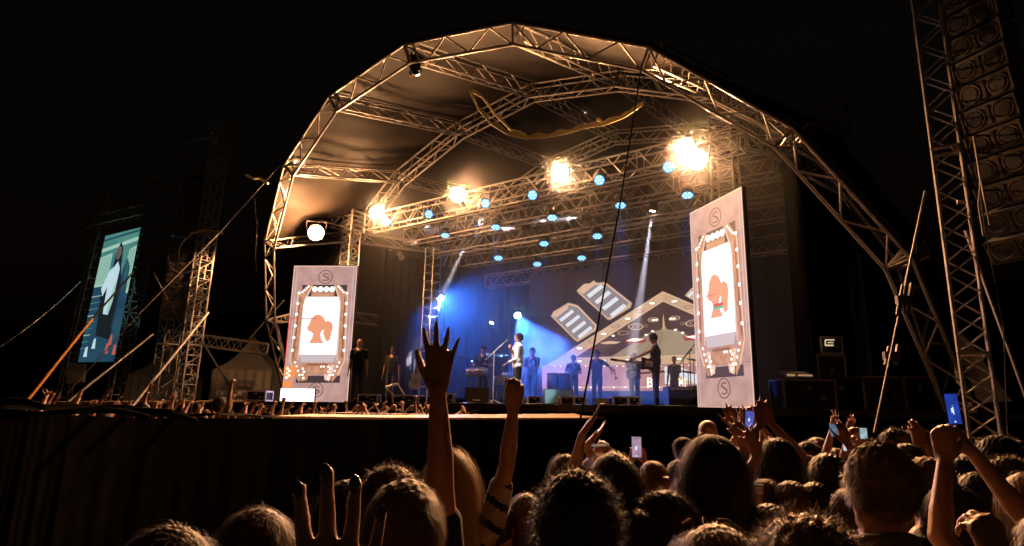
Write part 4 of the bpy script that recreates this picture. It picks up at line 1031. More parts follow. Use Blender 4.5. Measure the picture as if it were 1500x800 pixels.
# amplifiers at the right
def amp(px0, px1, py0, Y, label, m_):
    a = onY(px0, py0, Y); b = onY(px1, py0, Y); c = V(((a.x + b.x) / 2, a.y, DZ)); h = a.z - DZ; w_ = (b.x - a.x) / 2
    T = thing('amplifier', label, 'amplifier', c); MB().box(c + V((0, .25, h / 2)), (w_, .25, h / 2)).build('cabinet', m_, T)
    MB().box(c + V((0, -.012, h * .42)), (w_ * .9, .010, h * .38)).build('grille', blk, T); MB().box(c + V((0, -.012, h * .9)), (w_ * .9, .012, h * .06)).build('control_panel', alud, T)
    for k in range(4): MB().lathe([(.012, 0), (.012, .015)], c + V((-w_ * .6 + k * w_ * .4, -.024, h * .9)), (0, -1, 0), 8).build('knob', steelb, T)
amp(979, 1012, 566, 13.9, 'large black amplifier cabinet at the right end of the stage', blk); amp(1013, 1029, 565, 14.2, 'brown amplifier cabinet behind the large black one', mat('brown tolex', (.07, .045, .03), .7)); amp(1030, 1041, 579, 13.6, 'small dark speaker box before the right led panel', blk)
# low cable ramps and clutter along the lip
for k, (x, lab) in enumerate(((640, 'left of the singer'), (880, 'right of the singer'))):
    pts = [S(st(stand(x, 14))[0] + q * .25, FT + .25 + .06 * math.sin(q * 1.7), DZ + .015) for q in range(12)]
    tag(MB().path(pts, .014, 5).build('cable', blkm), 'black cable lying along the stage lip ' + lab, 'cable')

# ================================================================== LEFT FIELD: side screen, PA tower, tents
def gnd(px, py, Y, z=0):
    P = onY(px, py, Y); return V((P.x, P.y, z))
Ys = 23.0
def leaning(p_lo, p_hi, Y, w_, label, m_, bays, style, pieces=False, parts=3, Y2=None):
    lo = onY(*p_lo, Y); hi = onY(*p_hi, Y2 or Y); d = (hi - lo); base = lo - d * (lo.z / d.z)
    return tower(base, hi, w_, label, m_, bays, style=style, pieces=pieces, parts=parts)
leaning((92, 585), (161, 290), Ys, .36, 'left upright of the far side screen rig', alu, 26, 'both')
leaning((168, 583), (231, 268), Ys, .42, 'right upright of the far side screen rig', alud, 26, 'both')
T = thing('truss_beam', 'truss beam across the top of the far side screen', 'truss', onY(126, 328, Ys)); truss_part('beam_section', T, alu, onY(128, 328, Ys - .3), onY(214, 308, Ys - .3), .36, .36, 9)
SSp = [onY(114, 531, Ys - .1), onY(167, 530, Ys - .1), onY(154.6, 345.6, Ys - .1), onY(206, 333, Ys - .1)]
T = thing('side_screen', 'far side screen showing a performer in white clothes against teal', 'video screen', SSp[0])
def qs(u, v, l): return SSp[0].lerp(SSp[1], u).lerp(SSp[2].lerp(SSp[3], u), v) + V((0, -.006 * l, 0))
def sp(nm_, pts, l, m_): MB().prism([qs(u, v, l) for u, v in pts], (0, -.004, 0)).build(nm_, m_, T)
MB().prism([qs(-.02, -.01, -3), qs(1.02, -.01, -3), qs(1.02, 1.01, -3), qs(-.02, 1.01, -3)], (0, .12, 0)).build('cabinet', blk, T)
teal = em('screen teal', (.10, .30, .25), .9, noise=(.05, .20, .20), nscale=1.2); teald = em('screen deep blue', (.012, .045, .085), 1, noise=(.025, .08, .12), nscale=1.2); tealp = em('screen pale teal', (.38, .62, .50), .9)
figd = em('screen figure dark', (.01, .015, .02), 1); figw = em('screen figure white', (.50, .68, .75), 1); figs = em('screen figure red', (.5, .10, .08), 1)
for j in range(8): sp('display_module', [(0, j / 8 + .001), (1, j / 8 + .001), (1, (j + 1) / 8 - .001), (0, (j + 1) / 8 - .001)], 0, teal if j > 4 else teald)
sp('cornice_line', [(0, .86), (1, .90), (1, .93), (0, .89)], 1, tealp); sp('cornice_line', [(0, .95), (1, .97), (1, .985), (0, .965)], 1, teald); sp('lit_wall', [(0, .58), (.33, .58), (.33, .84), (0, .82)], 1, tealp); sp('lit_wall', [(.72, .5), (1, .5), (1, .86), (.8, .84)], 1, tealp)
sp('performer_body', [(.34, .20), (.75, .16), (.78, .55), (.66, .72), (.62, .86), (.52, .92), (.44, .84), (.42, .70), (.22, .55)], 2, figd); sp('second_performer', [(.72, .25), (.98, .22), (.92, .7), (.8, .78), (.72, .68)], 2, teald)
for k in range(7): sp('window_bar', [(.02 + k * .045, .6), (.03 + k * .045, .6), (.03 + k * .045, .82), (.02 + k * .045, .82)], 2, teal)
for k in range(5): sp('window_bar', [(.8 + k * .04, .54), (.812 + k * .04, .54), (.812 + k * .04, .84), (.8 + k * .04, .84)], 2, teal)
for k in range(9): sp('stage_light_band', [(0, .50 - k * .05), (.3 - .02 * k, .505 - k * .05), (.3 - .02 * k, .51 - k * .05), (0, .507 - k * .05)], 2, teal if k % 3 else tealp)
sp('head', [(.47, .78), (.55, .775), (.60, .82), (.58, .87), (.50, .885), (.45, .84)], 3, mat('screen face', (.02, .02, .02), .4, emis=(.12, .10, .09), estr=1)); sp('tunic_shade', [(.50, .37), (.56, .36), (.62, .46), (.63, .62), (.57, .55)], 4, tealp)
sp('white_tunic', [(.42, .36), (.56, .35), (.62, .45), (.64, .70), (.55, .76), (.46, .72), (.38, .60), (.40, .45)], 3, figw); sp('white_sleeve', [(.22, .56), (.30, .50), (.50, .66), (.46, .72), (.36, .70)], 3, figw)
for u, v in ((.12, .04), (.3, .1), (.68, .06), (.74, .12), (.9, .05)): sp('red_highlight', [(u, v), (u + .1, v), (u + .07, v + .08), (u + .02, v + .07)], 3, figs if u > .6 else figw)
lamp('AREA', 'screen_light', (SSp[0] + SSp[3]) / 2 + V((0, -.3, 0)), (.4, .9, .8), 18, T, to=(SSp[0] + SSp[3]) / 2 + V((1, -5, -1)), size=2.5)
# left PA tower: two uprights, top bar, line array between
leaning((269, 588), (325, 192), 20.0, .42, 'warm lit ladder truss upright of the left speaker tower', alu, 36, 'both', pieces=True)
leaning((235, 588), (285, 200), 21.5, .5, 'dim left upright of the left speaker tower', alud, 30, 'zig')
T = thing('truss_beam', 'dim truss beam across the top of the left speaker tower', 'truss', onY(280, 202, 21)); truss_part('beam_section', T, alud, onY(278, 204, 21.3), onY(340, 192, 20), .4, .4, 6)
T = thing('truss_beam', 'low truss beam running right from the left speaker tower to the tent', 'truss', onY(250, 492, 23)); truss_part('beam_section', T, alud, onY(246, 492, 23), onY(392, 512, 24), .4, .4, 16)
def line_array(top, bot, n, w_, dep, h, label, m_, bend=.25, woof=2):
    T = thing('line_array', label, 'speaker array', top)
    P = V(top); tot = V(bot) - V(top); fd = (V((0, 6, 0)) - V(top)); fd.z = 0; fd.normalize(); fd = V((-.93, -.36, 0)) if top.x > 0 else (fd * .85 + V((0, -1, 0)) * .6).normalized()
    MB().box(P + Z_ * .1, (w_ * .35, dep * .4, .05), (fd.cross(Z_), fd, Z_)).build('fly_frame', blk, T)
    for k in range(n):
        a = k / (n - 1); ang = -.08 - bend * a * a * 1.6; f = (fd * math.cos(ang) + Z_ * math.sin(ang)).normalized(); x = f.cross(Z_).normalized(); u = x.cross(f)
        c = V(top) + tot * ((k + .5) / n) + fd * (-.35 * bend * a * a)
        b = MB(); hw = w_ / 2; hh = h * .46
        fr = [c + x * (i * hw) + u * (j * hh) + f * dep * .5 for i, j in ((-1, -1), (1, -1), (1, 1), (-1, 1))]; bk = [c + x * (i * hw * .92) + u * (j * hh * .8) - f * dep * .5 for i, j in ((-1, -1), (1, -1), (1, 1), (-1, 1))]
        b.add(fr + bk, [(0, 1, 2, 3), (7, 6, 5, 4), (0, 4, 5, 1), (1, 5, 6, 2), (2, 6, 7, 3), (3, 7, 4, 0)])
        mod = b.build('speaker_module', m_, T)
        for i in (-1, 1):
            cc = c + x * (i * hw * .5) + f * (dep * .5)
            MB().lathe([(hh * .84, -.01), (hh * .86, .012), (hh * .74, .012), (hh * .66, -.0)], cc, f, 16).build('woofer_ring', rimm, mod, smooth=False)
            MB().lathe([(.0001, .008), (hh * .2, .006), (hh * .62, .018)], cc, f, 14).build('woofer_cone', coneM, mod)
        MB().box(c + f * (dep * .5 + .006), (hw * .06, .006, hh * .8), (x, f, u)).build('horn_slot', coneM, mod)
        MB().box(c + f * (dep * .5 + .004) - x * (hw * .96), (hw * .035, .012, hh * .98), (x, f, u)).build('side_rail', rimm, mod)
        MB().box(c + f * (dep * .5 + .004) + x * (hw * .96), (hw * .035, .012, hh * .98), (x, f, u)).build('side_rail', rimm, mod)
        MB().box(c + f * (dep * .5 + .008) - u * hh, (hw, .01, .012), (x, f, u)).build('joint_strip', blkm, mod)
    return T
rimm = mat('speaker rim', (.12, .10, .085), .5, .3); coneM = mat('speaker cone', (.035, .032, .03), .6); boxM = mat('speaker cabinet paint', (.09, .08, .065), .6, noise=(.05, .045, .04), nscale=20)
line_array(onY(296, 268, 20.8), onY(262, 470, 20.8), 12, 1.15, .5, .37, 'distant line array of speakers hanging in the left tower', boxM, .15)
def wire(pts, r, m_, label, cat='cable', nm_='cable', sag=0):
    pts = [V(p) for p in pts]
    if sag:
        a, b = pts[0], pts[-1]; pts = [a.lerp(b, k / 14) - Z_ * (sag * 4 * (k / 14) * (1 - k / 14)) for k in range(15)]
    return tag(MB().path(pts, r, 6).build(nm_, m_), label, cat)
steelw = mat('steel wire', (.5, .45, .38), .4, .6); orangeS = mat('orange webbing', (.75, .32, .04), .6)
wire([arch_node(-2) + V((-.1, 0, 0)), onY(322, 341, 17), onY(204, 460, 15.5), onY(100, 575, 15)], .010, steelw, 'long steel guy wire from the arch down to the left past the speaker tower')
wire([onY(32, 597, 11.5), onY(135, 467, 13)], .028, orangeS, 'thick orange ratchet strap rising to the right at the far left', 'strap', 'strap'); wire([onY(135, 467, 13.02), onY(196, 398, 14)], .02, blkm, 'thin dark end of the orange strap crossing the side screen', 'strap', 'strap')
wire([onY(190, 600, 14), onY(305, 458, 17)], .032, alu, 'pale diagonal pole propping the left speaker tower', 'pole', 'brace_pole'); wire([onY(98, 590, 18), onY(225, 489, 20)], .035, alud, 'dim diagonal pole between the side screen and the speaker tower', 'pole', 'brace_pole')
wire([onY(-20, 520, 20), onY(118, 412, 22)], .016, steelw, 'thin guy wire at the far left edge', sag=.2); wire([onY(225, 400, 20), onY(262, 470, 20)], .03, alud, 'short dim diagonal brace left of the speaker array', 'pole', 'brace_pole')
wire([onY(296, 500, 20), onY(336, 565, 22)], .03, alud, 'short diagonal brace in front of the white tent', 'pole', 'brace_pole'); wire([onY(416, 440, 21), onY(365, 497, 22)], .015, steelw, 'short bright guy wire left of the left led panel')
def arcw(cx, cy, rx, ry, a0, a1, Y, r, m_, label, n=12): return wire([onY(cx + rx * math.cos(a0 + (a1 - a0) * k / n), cy + ry * math.sin(a0 + (a1 - a0) * k / n), Y) for k in range(n + 1)], r, m_, label)
arcw(305, 372, 43, 34, math.radians(300), math.radians(165), 19.2, .02, rope, 'pale loop of cable hanging off the left speaker tower'); arcw(268, 380, 22, 20, math.radians(200), math.radians(60), 19, .016, mat('lilac cable', (.45, .3, .5), .5), 'lilac loop of cable left of the speaker tower')
wire([onY(278, 342, 19.3), onY(300, 337, 19.3), onY(325, 340, 19.3)], .03, rope, 'pale strap wrapped round the lit tower top', 'strap', 'strap')
wire([onY(360, 256, 16), onY(372, 262, 16), onY(380, 261, 16), onY(393, 269, 16)], .035, rope, 'pale knotted strap on the guy wire left of the arch', 'strap', 'strap')
wire([onY(372, 285, 16), onY(376, 330, 16), onY(374, 380, 16), onY(376, 398, 16)], .01, blkm, 'thin loose cord hanging left of the arch leg')
# tents
def tent(px, py_ap, px0, px1, py_e, Y, label, m_):
    ap = onY(px, py_ap, Y); a = onY(px0, py_e, Y); b = onY(px1, py_e, Y); c = (a + b) / 2; w_ = (b.x - a.x) / 2; T = thing('tent', label, 'tent', V((c.x, c.y, 0)))
    cs = [V((c.x + i * w_, c.y + j * w_ + w_, a.z)) for i, j in ((-1, -1), (1, -1), (1, 1), (-1, 1))]; ap = V((ap.x, c.y + w_, ap.z)); M = MB()
    for q in range(4):
        p0, p1 = cs[q], cs[(q + 1) % 4]
        M.grid(lambda u, v: p0.lerp(p1, u).lerp(ap, v) - Z_ * (.16 * (ap.z - a.z) * math.sin(v * PI)) , 6, 8)
    M.build('canopy', m_, T, smooth=True); M2 = MB()
    for q in range(4):
        p0, p1 = cs[q], cs[(q + 1) % 4]; M2.grid(lambda u, v: p0.lerp(p1, u) - Z_ * (v * a.z) + V((.02, .05, 0)) * math.sin(u * 40), 30, 2)
    M2.build('side_wall', m_, T, smooth=True)
    for p in cs: MB().tube((p.x, p.y, 0), p, .04).build('pole', alud, T)
    MB().tube(ap, ap + Z_ * .3, .02).build('finial', alud, T)
tent(356, 486, 312, 400, 541, 27, 'white peaked tent between the left speaker tower and the arch leg', canvas); tent(232, 500, 188, 262, 548, 31, 'dim peaked tent behind the left speaker tower', canvas)
T = tag(MB().prism([onY(96, 535, 22), onY(124, 533, 22), onY(122, 560, 22), onY(98, 562, 22)], (0, .1, 0)).build('tarpaulin', canvas), 'small white sheet hanging under the far side screen', 'sheet')
# low wall behind the left crowd (barrier with a pale top rail)
T = thing('crowd_barrier', 'long pale topped crowd barrier across the far left behind the raised hands', 'barrier', gnd(250, 590, 16.5))
bp = [onY(x, 589.5 - 3 * (x - 30) / 900, 16.5 + (x - 30) * .0) for x in range(-40, 420, 46)]
for a, b in zip(bp, bp[1:]):
    MB().tube(a, b, .03, 6).build('top_rail', ply, T); MB().prism([a - Z_ * .05, b - Z_ * .05, V((b.x, b.y, 0)), V((a.x, a.y, 0))], (0, .03, 0)).build('barrier_panel', blk, T); MB().tube((a.x, a.y - .03, 0), a, .025).build('post', alud, T)

# ================================================================== RIGHT SIDE: wing deck, cases, truss tower, line array, struts
wd = MB(); wd.prism([S(7.42, -.6, DZ - .12), S(11.6, -.6, DZ - .12), S(11.6, 5, DZ - .12), S(7.42, 5, DZ - .12)], (0, 0, .115)); tag(wd.build('side_platform', deckm), kind='structure')
fa = MB(); fa.grid(lambda u, v: S(7.42 + 4.18 * u, -.58 + .03 * math.sin(u * 60), v * (DZ - .13)), 70, 2); tag(fa.build('side_platform_skirt', clothb), kind='structure')
edgeb = mat('bronze case edging', (.22, .17, .11), .5, .3)
flight_case(1147, 1222, 556, 11.9, 'large dim flight case standing on the right wing', dep=.6, edges=edgeb); flight_case(1263, 1322, 552, 12.2, 'left one of two joined dim cases at the far right wing', dep=.6, edges=edgeb); flight_case(1323, 1366, 552, 12.2, 'right one of two joined dim cases, with two recessed handles', dep=.6, edges=edgeb)
P = onY(1337, 562, 12.1); 
rk = flight_case(1196, 1236, 520, 12.8, 'tall dim equipment rack behind the large flight case', dep=.5, edges=edgeb, nm_='equipment_rack', cat='rack')
z0 = onY(1200, 519, 12.8).z + .02
tk = flight_case(1201, 1232, 494, 12.8, 'small case with bright rectangular mark on top of the rack', dep=.4, z0=z0, edges=alud)
a = onY(1209, 498, 12.7); b_ = onY(1221, 498, 12.7); c_ = onY(1209, 506, 12.7)
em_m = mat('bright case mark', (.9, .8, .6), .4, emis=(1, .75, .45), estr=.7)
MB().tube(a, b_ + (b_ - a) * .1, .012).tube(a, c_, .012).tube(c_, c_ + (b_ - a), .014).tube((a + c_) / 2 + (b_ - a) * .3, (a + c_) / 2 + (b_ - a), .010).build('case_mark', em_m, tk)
P = onY(1172, 553, 11.8); T = thing('mixing_desk', 'small lit equipment panel on the large dim flight case', 'equipment', P)
MB().prism([P + V((-.25, 0, 0)), P + V((.25, 0, 0)), P + V((.25, .3, .1)), P + V((-.25, .3, .1))], (0, 0, .03)).build('panel', alud, T)
MB().box(P + V((-.17, -.005, .04)), (.07, .01, .02)).box(P + V((.1, -.005, .04)), (.13, .01, .015)).build('lit_strip', mat('warm strip', (.8, .6, .4), .4, emis=(1, .6, .3), estr=.35), T)
RB = onY(1440, 618, 7.6); RB.z = 0
tt = tower(RB, V((RB.x, RB.y, 10.5)), .30, 'tall truss tower in the right foreground with lit left edge', alu, 44, pieces=True, style='zig', parts=4, rc=.022, rb=.012, cap=False)
tp2 = onY(1352, 20, 9.4); wire([V((RB.x, RB.y, 8.4)), V((RB.x + .75, RB.y - .1, 8.4))], .03, alud, 'short horizontal bar from the right tower to the speaker array', 'bar', 'steel_bar'); wire([onY(1402, 296, 7.5), onY(1426, 296, 7.45)], .025, alud, 'short bar on the right tower beside the lower speakers', 'bar', 'steel_bar')
line_array(onY(1414, -85, 7.3), onY(1496, 372, 7.3), 13, .66, .38, .316, 'huge line array of speakers hanging at the top right corner', boxM, .3)
pole = wire([onY(1281, 634, 7.0), onY(1355, 280, 8.0)], .016, dullm, 'bright slanting strut pole in front of the right arch leg', 'pole', 'brace_pole')
for (x0, y0, x1, y1), lab in (((1322, 418, 1314, 462), 'upper'), ((1302, 508, 1297, 535), 'lower')):
    a = onY(x0, y0, 7.5); b = onY(x1, y1, 7.4); T = tag(MB().tube(a, b, .02).tube(a + V((.12, 0, .02)), b + V((.12, 0, .02)), .03).box((a + b) / 2 + V((.05, 0, 0)), (.09, .03, .05)).build('pole_clamp', dullm), lab + ' clamp on the slanting strut pole', 'clamp')
wire([onY(1414, 338, 7.9), onY(1504, 585, 7.6)], .02, alud, 'dim pole slanting down to the right edge', 'pole', 'brace_pole'); wire([onY(1434, 255, 7.2), onY(1440, 318, 7.2), onY(1470, 480, 7.3), onY(1476, 640, 7.4)], .008, blkm, 'thin cable hanging below the right line array')
wire([onY(1426, 200, 7.05), onY(1436, 262, 7.05), onY(1450, 330, 7.05)], .012, alu, 'lit edge cable along the lower side of the right line array'); wire([onY(1436, 262, 7.1), onY(1433, 300, 7.1), onY(1440, 345, 7.1), onY(1450, 340, 7.1)], .009, alud, 'loop of cable at the bottom corner of the right line array')
wire([arch_node(2, .957), onY(908, 300, 9.4), onY(850, 614, 8.2)], .013, dullb, 'thin black cable from the arch down across the stage to the runway')
def webbing(pts, Y, label, wd_=.05):
    P = []
    for a, b in zip(pts, pts[1:]):
        for k in range(6): P.append(onY(a[0] + (b[0] - a[0]) * k / 6, a[1] + (b[1] - a[1]) * k / 6, Y))
    P.append(onY(*pts[-1], Y)); M = MB()
    for i, (a, b) in enumerate(zip(P, P[1:])):
        M.prism([a, b, b + V((0, .01, wd_ * (1 + .3 * math.sin(i)))), a + V((0, .01, wd_ * (1 + .3 * math.sin(i - 1))))], (0, .012, 0))
    tag(M.build('strap', rope), label, 'strap')
webbing([(688, 135), (700, 160), (718, 182), (742, 197), (770, 204), (800, 202), (830, 196), (858, 188)], 12.2, 'slack pale strap swooping under the roof, lower band from the left', .11)
webbing([(688, 134), (706, 143), (722, 166), (748, 192), (775, 204)], 12.35, 'slack pale strap under the roof, upper band of its left loop', .08)
webbing([(856, 189), (885, 184), (915, 173), (943, 154)], 12.2, 'pale strap under the roof, rising right end of the lower band', .10); webbing([(874, 177), (884, 181), (905, 175), (928, 165), (943, 152)], 12.4, 'pale strap under the roof, short upper band at the right end', .08)

# ================================================================== CROWD IN FRONT ON THE RIGHT
def spot(px, py, Y): return onY(px, py, Y)
def crowd(px, py, Y, label, seed, arms=None, **k):
    top = onY(px, py, Y); sc = top.z / 1.752; loc = V((top.x, top.y, 0)); yw = k.pop('yaw', None)
    if yw is None: yw = facing(loc, V((-1.0, 15, 0))) + k.pop('dyaw', 0)
    k.setdefault('vox', .0075 if Y < 3 else .010); k['dens'] = k.get('dens', 1.0 if Y < 2.4 else .5) * 1.9; k['wid'] = k.get('wid', .0020 if Y < 2.4 else .0035) * .55
    k.setdefault('lower', Y > 2.5)
    if not .8 < sc < 1.15: print('SCALE', label, round(sc, 2))
    return person(label, loc, yw, sc, arms=arms, seed=seed, **k)
def W(px, py, Y, **k): d = dict(t=onY(px, py, Y)); d.update(k); return d
UP = V((0, 0, 1)); FW = V((0, 1, 0))
# nearest hand with dark nails : owner stands just left below the frame
own = onY(470, 1050, .60)
person('woman whose near open hand with dark nails rises at the bottom left', V((own.x - .12, own.y + .10, 0)), -.1, .90, arms={'R': {'t': onY(494, 985, .58), 'dir': V((-.07, .02, 1)), 'palm': V((.12, 1, .1)), 'spread': .115, 'curl': (.06, .03, .03, .04), 'thumb': (1.15, .1), 'pole': V((.5, -.3, -.8))}}, head=(-.2, 0, 0), hair='bun', shirt='black', vox=.0042, skin=1, nails=True, lower=False, seed=50)
crowd(598, 697, 1.48, 'man with short brown hair whose back of head fills the lower centre left', 51, hair='short', hcol='fair', shirt='black', dens=1.3, dyaw=-.1)
# tall raised open hand
hnd = crowd(576, 681, 1.80, 'curly haired person behind the short brown head raising one open ringed hand high', 52, arms={'R': {'t': onY(641, 570, 1.66), 'dir': V((.02, .05, 1)), 'palm': V((.1, 1, .1)), 'spread': .17, 'curl': (.02, .02, .04, .03), 'thumb': (.62, .25), 'pole': V((.1, -1, -.3))}}, hair='curly', hcol='brown', shirt='black', vox=.005, ring=True, skin=1)
crowd(386, 741, 1.75, 'long haired woman at the bottom left beside the near hand', 53, hair='long', hcol='brown', shirt='black', head=(-.5, 0, 0))
crowd(262, 769, 1.45, 'dark haired person lowest at the left with only the crown visible', 54, hair='messy', hcol='dark', shirt='black', head=(-.9, 0, 0))
crowd(510, 702, 2.3, 'person with messy rim lit hair seen between the fingers', 55, hair='messy', hcol='dark', shirt='navy', wid=.0022, dens=.9)
crowd(668, 656, 2.75, 'blonde woman in pale top with black stripes raising her right fist', 57, arms={'R': {'t': onY(752, 598, 2.5), 'pole': V((.9, 0, -.1)), 'palm': V((0, 1, 0)), 'curl': (1.1, 1.1, 1.1, 1.1), 'thumb': (.3, .8)}}, hair='long', hcol='blonde', shirt='tan', stripes=True, sleeve='short', skin=1, dens=.9, wid=.0025, head=(0, 0, -.15))
crowd(771, 721, 3.0, 'woman with loose hair left of the big curly head', 58, hair='long', hcol='brown', shirt='black', wid=.003)
crowd(843, 686, 1.50, 'man with short curly hair and bare ears at the bottom centre', 59, hair='curly', hcol='black', shirt='black', dens=1.6, wid=.0016)
crowd(896, 661, 2.35, 'long dark haired woman right behind the big curly head', 60, hair='long', hcol='dark', shirt='tan', sleeve='cap', build=.9)
crowd(828, 664, 3.9, 'woman with wavy hair left of the bent raised arm', 61, hair='long', hcol='brown', shirt='black')
crowd(885, 655, 3.5, 'person holding a phone sideways above the long dark hair', 62, arms={'L': W(868, 672, 3.3, curl=(.6,) * 4), 'R': W(858, 655, 3.2, dir=V((.55, 0, .6)), palm=V((-.3, 0, 1)), curl=(.1,) * 4, pole=V((0, -.3, -1)))}, hair='messy', hcol='brown', shirt='black')
crowd(955, 674, 3.8, 'woman with light hair tied in a long ponytail', 63, hair='pony', hcol='fair', shirt='red', sleeve='cap', build=.9, wid=.003, dens=.9)
crowd(934, 700, 4.6, 'short person holding up a lit phone in both hands at the centre', 64, arms={'L': W(924, 676, 4.4, curl=(.7,) * 4, thumb=(.4, .5)), 'R': W(944, 676, 4.4, curl=(.7,) * 4, thumb=(.4, .5))}, hair='short', hcol='black', shirt='black')
crowd(992, 672, 4.2, 'dark haired person between the ponytail and the black capped figure', 65, hair='short', hcol='dark', shirt='black')
crowd(989, 717, 2.15, 'man with lowered face seen in profile at the bottom right of centre', 66, hair='curly', hcol='dark', shirt='black', dyaw=.9, head=(.5, -.35, 0), skin=1, dens=1)
crowd(1035, 611, 5.6, 'tall man with shaved head in front of the runway', 67, hair='bald', shirt='tan', skin=1)
crowd(1000, 640, 5.4, 'person with cap left of the tall shaved head', 68, cap=True, hair='short', hcol='black', shirt='black')
crowd(1040, 636, 2.3, 'large figure with black cap and long black hair seen from behind right of centre', 69, cap=True, hair='long', hcol='black', shirt='black', sleeve='cap', build=1.12, dens=1.3, arms={'L': {'l': (-.38, .1, 1.0)}})
crowd(1040, 766, 1.55, 'brown haired head low in front of the black capped figure', 70, hair='messy', hcol='fair', shirt='black', head=(.6, 0, 0))
crowd(1172, 749, 1.15, 'wavy brown haired head lowest at the right of centre', 71, hair='curly', hcol='fair', shirt='black', dens=1.6, wid=.0016)
crowd(1134, 640, 3.3, 'woman with long straight black hair in front of the clapping hands', 72, hair='long', hcol='black', shirt='black', arms={'L': W(1092, 658, 3.2, dir=V((-.3, .2, 1)), spread=.18)})
crowd(1098, 640, 4.6, 'person filming with a phone held high under the right led panel', 73, arms={'L': W(1086, 626, 4.4, curl=(.35,) * 4, spread=.2, dir=V((.15, 0, 1))), 'R': W(1112, 624, 4.4, curl=(.5,) * 4, dir=V((-.1, 0, 1)))}, hair='short', hcol='black', shirt='black')
crowd(1155, 702, 2.9, 'round dark head low between the black hair and the short haired man', 74, hair='short', hcol='brown', shirt='grey'); crowd(1190, 704, 2.9, 'dark haired head low directly left of the rim lit spiky head', 75, hair='short', hcol='dark', shirt='olive')
crowd(1180, 646, 4.8, 'distant dark head behind the flat haired head', 76, hair='curly', hcol='black', shirt='black'); crowd(1208, 661, 3.0, 'person with flat dark hair left of the spiky head', 77, hair='short', hcol='dark', shirt='black')
crowd(1172, 664, 4.0, 'man with curly hair and lit cheek left of the flat haired head', 78, hair='curly', hcol='brown', shirt='black', dyaw=.5)
crowd(1279, 643, 1.85, 'large man with short spiky rim lit hair in a collared jacket', 79, hair='spiky', hcol='fair', shirt='olive', sleeve='long', collar=True, build=1.15, dens=1.5, dyaw=-.1)
crowd(1306, 627, 4.6, 'man in profile looking left behind the spiky head', 80, hair='curly', hcol='black', shirt='black', dyaw=1.0, skin=0); crowd(1338, 626, 4.8, 'person clapping with both hands beside the profile man', 81, hair='curly', hcol='brown', shirt='black', arms={'L': W(1343, 652, 4.4, dir=V((.1, .2, 1))), 'R': W(1353, 650, 4.4, dir=V((0, .2, 1)), spread=.2)})
crowd(1349, 667, 2.75, 'man with glasses and short brown hair left of the raised phone arms', 82, hair='short', hcol='fair', shirt='black', glasses=True, dyaw=.5)
crowd(1455, 637, 3.3, 'curly haired man with lit cheek right of the big phone', 83, hair='curly', hcol='black', shirt='black', dyaw=.8, skin=0); crowd(1487, 652, 3.7, 'dark head near the right edge of the photo', 84, hair='short', hcol='black', shirt='black')
crowd(1497, 690, 2.7, 'light haired head cut by the right edge', 85, hair='long', hcol='fair', shirt='grey')
crowd(1530, 745, 1.8, 'person at the bottom right edge filming with both arms raised high', 86, arms={'L': W(1384, 672, 2.0, dir=V((.12, .1, 1)), curl=(1.0,) * 4, thumb=(.4, .6), palm=V((.6, .6, 0)), pole=V((-.6, 0, -1))), 'R': W(1424, 662, 2.1, dir=V((-.5, .1, .8)), curl=(.9,) * 4, palm=V((-.6, .6, 0)), pole=V((.6, 0, -1)))}, hair='short', hcol='dark', shirt='olive', vox=.006, sleeve='short', skin=1)
crowd(1245, 660, 5.0, 'person behind the spiky head holding two fists and a phone high', 87, arms={'L': W(1243, 636, 4.6, curl=(.2,) * 4), 'R': W(1252, 622, 4.5, curl=(1.1,) * 4, thumb=(.3, .7))}, hair='short', hcol='black', shirt='black')
crowd(1222, 655, 5.4, 'person raising one thin open hand left of the two fists', 88, arms={'L': W(1219, 628, 5.2, spread=.2), 'R': W(1236, 640, 5.2, curl=(.7,) * 4)}, hair='short', hcol='dark', shirt='navy')
crowd(1265, 662, 4.4, 'person with a raised phone directly above the spiky head', 89, arms={'R': W(1266, 648, 4.2, curl=(.7,) * 4)}, hair='messy', hcol='black', shirt='black'); crowd(1143, 655, 5.4, 'small distant person lifting a phone beside the long black hair', 90, arms={'L': W(1140, 648, 5.2, curl=(.6,) * 4)}, hair='short', hcol='brown', shirt='grey')
crowd(866, 690, 3.1, 'person with arm bent up and palm turned to the sky at the centre', 91, arms={'L': W(853, 637, 2.9, dir=V((.55, .1, .75)), palm=V((-.4, .2, .8)), curl=(.1,) * 4, spread=.1, pole=V((-.3, 0, -1)))}, hair='short', hcol='brown', shirt='black')
crowd(1118, 700, 3.0, 'person raising a bare arm toward the phone under the right panel', 92, arms={'L': W(1110, 668, 2.9, dir=V((-.35, .1, .9)), spread=.2)}, hair='long', hcol='brown', shirt='black', sleeve='cap')
crowd(1398, 668, 3.3, 'dark head half hidden behind the raised phone arms', 93, hair='short', hcol='black', shirt='black'); crowd(1425, 690, 3.0, 'dark shape of a head between the two raised phone arms', 94, hair='long', hcol='black', shirt='black')
crowd(1205, 645, 6.0, 'tiny distant head below the large dim flight case', 95, hair='short', hcol='black', shirt='grey'); crowd(1060, 665, 4.9, 'dark head right behind the black capped figure', 96, hair='short', hcol='black', shirt='black')
